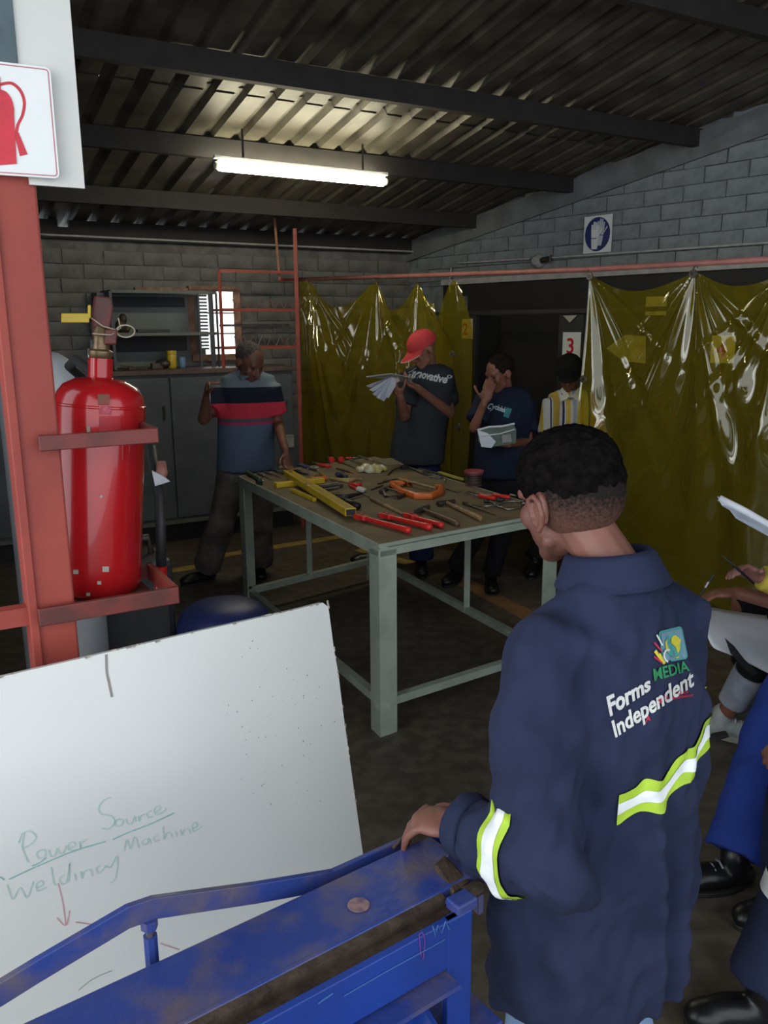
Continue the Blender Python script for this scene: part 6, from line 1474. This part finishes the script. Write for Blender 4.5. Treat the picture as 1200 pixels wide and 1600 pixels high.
me = bpy.data.meshes.new('e'); bm.to_mesh(me); bm.free(); on_jacket(me, EQ, 'emblem_stroke', M_emb, .0060)
letter('A', ((1006, 1128), (1014, 1124), (1013, 1115), (1007, 1119)), M_embr)
letter('2', ((1026, 1099), (1032, 1096), (1031, 1089), (1025, 1092)), M_embr); letter('2', ((1036, 1094), (1042, 1091), (1041, 1084), (1035, 1087)), M_embr)
letter('AFRICA', ((1054, 1086), (1073, 1082), (1073, 1078), (1054, 1081)), M_embr, bold=.002); letter('SOUTHERN', ((1048, 1092), (1080, 1087), (1080, 1083), (1048, 1088)), M_embr, bold=.002)

# ================================================================ SEATED LEARNERS AT THE RIGHT EDGE
def bench(name, label, c, ax, L_=.5, h=.42):
    t = thing(name, label, 'bench', V((c.x, c.y, 0))); ax = ax.normalized(); ay = Z.cross(ax)
    b = MB(); b.box(V((c.x, c.y, h)), (L_, .28, .035), (ax, ay, Z)); b.obj('seat', M_wood, t, bevel=.004)
    for i in (-1, 1):
        for j in (-1, 1):
            b = MB(); b.box(V((c.x, c.y, h / 2 - .01)) + ax * i * (L_ / 2 - .05) + ay * j * .1, (.04, .04, h - .02), (ax, ay, Z)); b.obj('leg', M_wood, t)
def seated(label, hip, front, kR, kL, aR, aL, tR_, tL_, S, **k):
    fw = front.normalized(); sd = fw.cross(Z); sh = hip + Z * .47 + fw * .10
    J = dict(head=sh + Z * .23 + fw * .08, face=fw - Z * .5, neck=sh + Z * .08, front=fw, shR=sh + sd * .17, shL=sh - sd * .17, hip=hip, hpR=hip + sd * .09, hpL=hip - sd * .09,
             knR=kR, knL=kL, anR=aR, anL=aL, toeR=tR_, toeL=tL_, elR=sh + sd * .22 - Z * .25 + fw * .08, elL=sh - sd * .22 - Z * .25 + fw * .08)
    J['wrR'] = J['elR'] + fw * .10 - Z * .14; J['wrL'] = J['elL'] + fw * .10 - Z * .14
    J['handR'] = (fw - sd * .3, V((0, 0, -1)), -sd, .5); J['handL'] = (fw + sd * .3, V((0, 0, -1)), sd, .5)
    J.update(k); J['base'] = V((hip.x, hip.y, 0)); S.update(seated=True, hem=hip + Z * .0); return person(label, J, S)
M_pale = mat('pale_grey_trousers', (.30, .32, .38), .85, spec=.2); M_ytop = mat('yellow_jersey', (.50, .40, .06), .85, spec=.2); M_teal2 = mat('teal_tee', (.03, .24, .32), .85, spec=.2)
# writer with the paper
gp = at_z(1128, 1160, 0); an1 = V((gp.x + .02, gp.y + .05, .09)); hip5 = V((1.86, 3.12, .50))
S5 = dict(skin=M_skin3, shirt=M_charcoal, trousers=M_blacktr, shoe=mat('white_sneaker', (.42, .43, .42), .6, col2=(.30, .36, .33), scale=18), sole=mat('cream_sole', (.45, .45, .40), .6), laces=M_paper, sleeve=.6, legto=.62, leg=(.085, .060), seated=True, hs=.95)
ww = at_y(1150, 926, 2.92)
p5 = seated('seated writer with bare brown forearm resting on white paper, pale sneakers', hip5, V((-1, -.1, 0)), V((1.47, 3.22, .53)), V((1.50, 2.98, .53)), V((at_z(1150, 1122, 0).x + .06, at_z(1150, 1122, 0).y + .05, .09)), an1, V((-.9, -.45, 0)), V((.9, -.35, 0)), S5,
       elR=V((1.95, 3.38, .80)), wrR=V((1.80, 3.42, .68)), elL=at_y(1250, 950, 2.85), wrL=ww, handL=(at_y(1100, 928, 2.94) - ww, V((0, 0, -1)), V((0, 1, 0)), .55))
kq = V((1.50, 2.98, .53)); m_ = MB(); m_.tube([kq.lerp(an1, .50), kq.lerp(an1, .66), kq.lerp(an1, .84)], [.066, .062, .056], 18); m_.obj('trouser_cuff', M_pale, p5, smooth='auto')
sk = [c for c in p5.children if c.name.startswith('shoe')][-1]; m_ = MB(); P5 = lambda x, y: at_y(x, y, 2.99)
m_.prism([P5(1110, 1156), P5(1118, 1151), P5(1138, 1147), P5(1139, 1152), P5(1122, 1157)], V((0, .03, 0))); m_.obj('dark_side_stripe', M_boothgrey, sk)
bench('bench', 'wooden bench under the seated writer at the right edge', V((1.95, 3.12, 0)), V((0, 1, 0)))
q = at_y(1110, 915, 2.9); pe = thing('pen', 'dark pen with metal clip held by the seated writer', 'pen', q)
b = MB(); b.tube([at_y(1092, 932, 2.9), at_y(1103, 916, 2.9)], [.002, .005], 8); b.tube([at_y(1103, 916, 2.9), at_y(1115, 898, 2.9)], [.005, .005], 8); b.obj('barrel', M_black, pe)
b = MB(); b.tube([at_y(1102, 918, 2.895), at_y(1107, 909, 2.895)], .006, 8); b.obj('clip', M_steel, pe)
# sheet of paper on the lap
sh5 = bmesh.new(); ga = []
cs = [[(1086, 944), (1120, 952), (1160, 958), (1215, 965), (1280, 975)], [(1092, 965), (1125, 978), (1160, 990), (1215, 1010), (1280, 1030)], [(1108, 1000), (1130, 1008), (1160, 1020), (1215, 1046), (1280, 1070)], [(1112, 1014), (1140, 1022), (1165, 1034), (1215, 1060), (1280, 1090)]]
Ys = [3.0, 2.86, 2.74, 2.73]
for row, Yv in zip(cs, Ys): ga.append([sh5.verts.new(at_y(x, y, Yv)) for x, y in row])
for A, B_ in zip(ga, ga[1:]):
    for i in range(4): sh5.faces.new((A[i], A[i + 1], B_[i + 1], B_[i]))
me = bpy.data.meshes.new('paper_sheet'); sh5.to_mesh(me); sh5.free()
o = link('paper_sheet', me, None, M_paper, loc=at_y(1160, 990, 2.86), smooth=True); o.modifiers.new('s', 'SUBSURF').render_levels = 2; x_ = o.modifiers.new('t', 'SOLIDIFY'); x_.thickness = .003; tag(o, 'large white paper sheet across the lap of the seated writer', 'paper')
P_ = lambda x, y, Y=2.70: at_y(x, y, Y)
b = MB(); b.prism([P_(1134, 998), P_(1148, 1010), P_(1163, 1030), P_(1185, 1052), P_(1176, 1056), P_(1158, 1040), P_(1143, 1022)], V((0, .012, 0))); o = b.obj('black_strap', M_black, loc=P_(1160, 1030), bevel=.002); tag(o, 'black pointed strap end lying over the white paper sheet', 'strap')
# yellow-sleeved learner with pen and open book
hip6 = V((2.05, 2.72, .52)); gp = at_z(1150, 1122, 0); wr6 = at_y(1184, 900, 2.70)
S6 = dict(skin=mat('skin_rosy_brown', (.27, .12, .10), .5, col2=(.22, .095, .08), scale=9), shirt=M_ytop, trousers=M_blacktr, shoe=mat('black_white_sneaker', (.05, .05, .05), .6, col2=(.40, .40, .38), scale=10, mix=(.5, .56)), sole=MATS['cream_sole'], laces=M_paper, sleeve=1.97, legto=.95, seated=True, hs=.95, leg=(.09, .085))
p6 = seated('seated learner in a yellow long-sleeved top pointing with a pen', hip6, V((-1, .1, 0)), V((1.74, 2.80, .56)), V((1.72, 2.60, .56)), V((1.78, 2.80, .09)), V((1.80, 2.58, .09)), V((-1, .1, 0)), V((-1, 0, 0)), S6,
       elR=at_y(1330, 960, 2.72), wrR=wr6, handR=(at_y(1150, 885, 2.68) - wr6, V((-.1, -.5, -.6)), V((-.2, -.2, 1)), .75))
bench('bench', 'wooden bench under the learner in the yellow top', V((2.12, 2.72, 0)), V((0, 1, 0)))
b = MB(); b.tube([at_y(1128, 868, 2.62), at_y(1145, 882, 2.62), at_y(1178, 912, 2.63)], [.002, .0045, .0045], 8); o = b.obj('pen', M_black, loc=at_y(1150, 885, 2.62), smooth=True); tag(o, 'black pen held by the hand with the yellow sleeve', 'pen')
ob = thing('open_book', 'pale blue-white open book held up at the right edge above the pens', 'book', at_y(1165, 800, 2.5))
P_ = lambda x, y, Y: at_y(x, y, Y)
b = MB(); b.tube([P_(1124, 778, 2.55), P_(1160, 797, 2.52), P_(1200, 820, 2.50), P_(1260, 852, 2.48)], [.010, .012, .012, .012], 10); b.obj('rolled_edge', M_paper, ob, smooth=True)
b = MB(); b.prism([P_(1121, 777, 2.55), P_(1260, 852, 2.48), P_(1262, 872, 2.42), P_(1150, 810, 2.46), P_(1140, 797, 2.50), P_(1128, 790, 2.53)], V((.003, .006, .003))); b.obj('page', mat('blue_white_page', (.42, .47, .54), .8), ob)
# royal blue overalls
gp = at_z(1122, 1402, 0); hip7 = V((1.68, 2.55, .48))
S7 = dict(skin=M_skin2, shirt=M_royal, trousers=M_royal, shoe=M_shoe, laces=mat('grey_lace', (.25, .25, .26), .8), sleeve=1.8, legto=.98, seated=True, leg=(.10, .088), twr=.014)
p7 = seated('seated learner in royal blue overalls, only the lower leg in view', hip7, V((-1, -.05, 0)), V((1.62, 2.85, .5)), V((1.27, 2.42, .52)), V((1.50, 2.80, .09)), V((gp.x + .06, gp.y + .05, .09)), V((-.6, -.5, 0)), V((-.95, -.1, 0)), S7, elR=V((1.74, 2.80, .76)), wrR=V((1.66, 2.82, .60)))
bench('bench', 'wooden bench under the learner in royal blue overalls', V((1.75, 2.56, 0)), V((0, 1, 0)))
# navy overalls with reflective tape, nearest
gp = at_z(1130, 1615, 0); hip8 = V((1.40, 1.80, .50))
S8 = dict(skin=M_skin3, shirt=M_teal2, trousers=M_navy, shoe=M_shoe, sleeve=.8, legto=.96, seated=True, leg=(.090, .088))
knL8 = V((1.075, 1.72, .60)); anL8 = V((gp.x + .10, gp.y + .03, .09))
p8 = seated('nearest seated learner in navy overalls with silver leg tape and teal sleeve', hip8, V((-1, -.1, 0)), V((1.12, 2.02, .56)), knL8, V((1.15, 2.05, .09)), anL8, V((-.9, -.2, 0)), V((-1, -.05, 0)), S8,
       elL=V((1.14, 1.70, .86)), wrL=V((1.12, 1.72, .70)), shL=V((1.34, 1.66, .98)), handL=(V((-.1, 0, -1)), V((1, 0, 0)), V((0, -1, 0)), .5))
bench('bench', 'wooden bench under the nearest seated learner', V((1.48, 1.80, 0)), V((0, 1, 0)))
tro = [c for c in p8.children if c.name.startswith('trousers')][0]; tj_old = tj; tj = bvh(tro)
ax8 = (anL8 - knL8); link('reflective_band', sleeve_band(knL8 + ax8 * .52, ax8, .045, .003, .13), tro, M_reflect, smooth=True); tj = tj_old
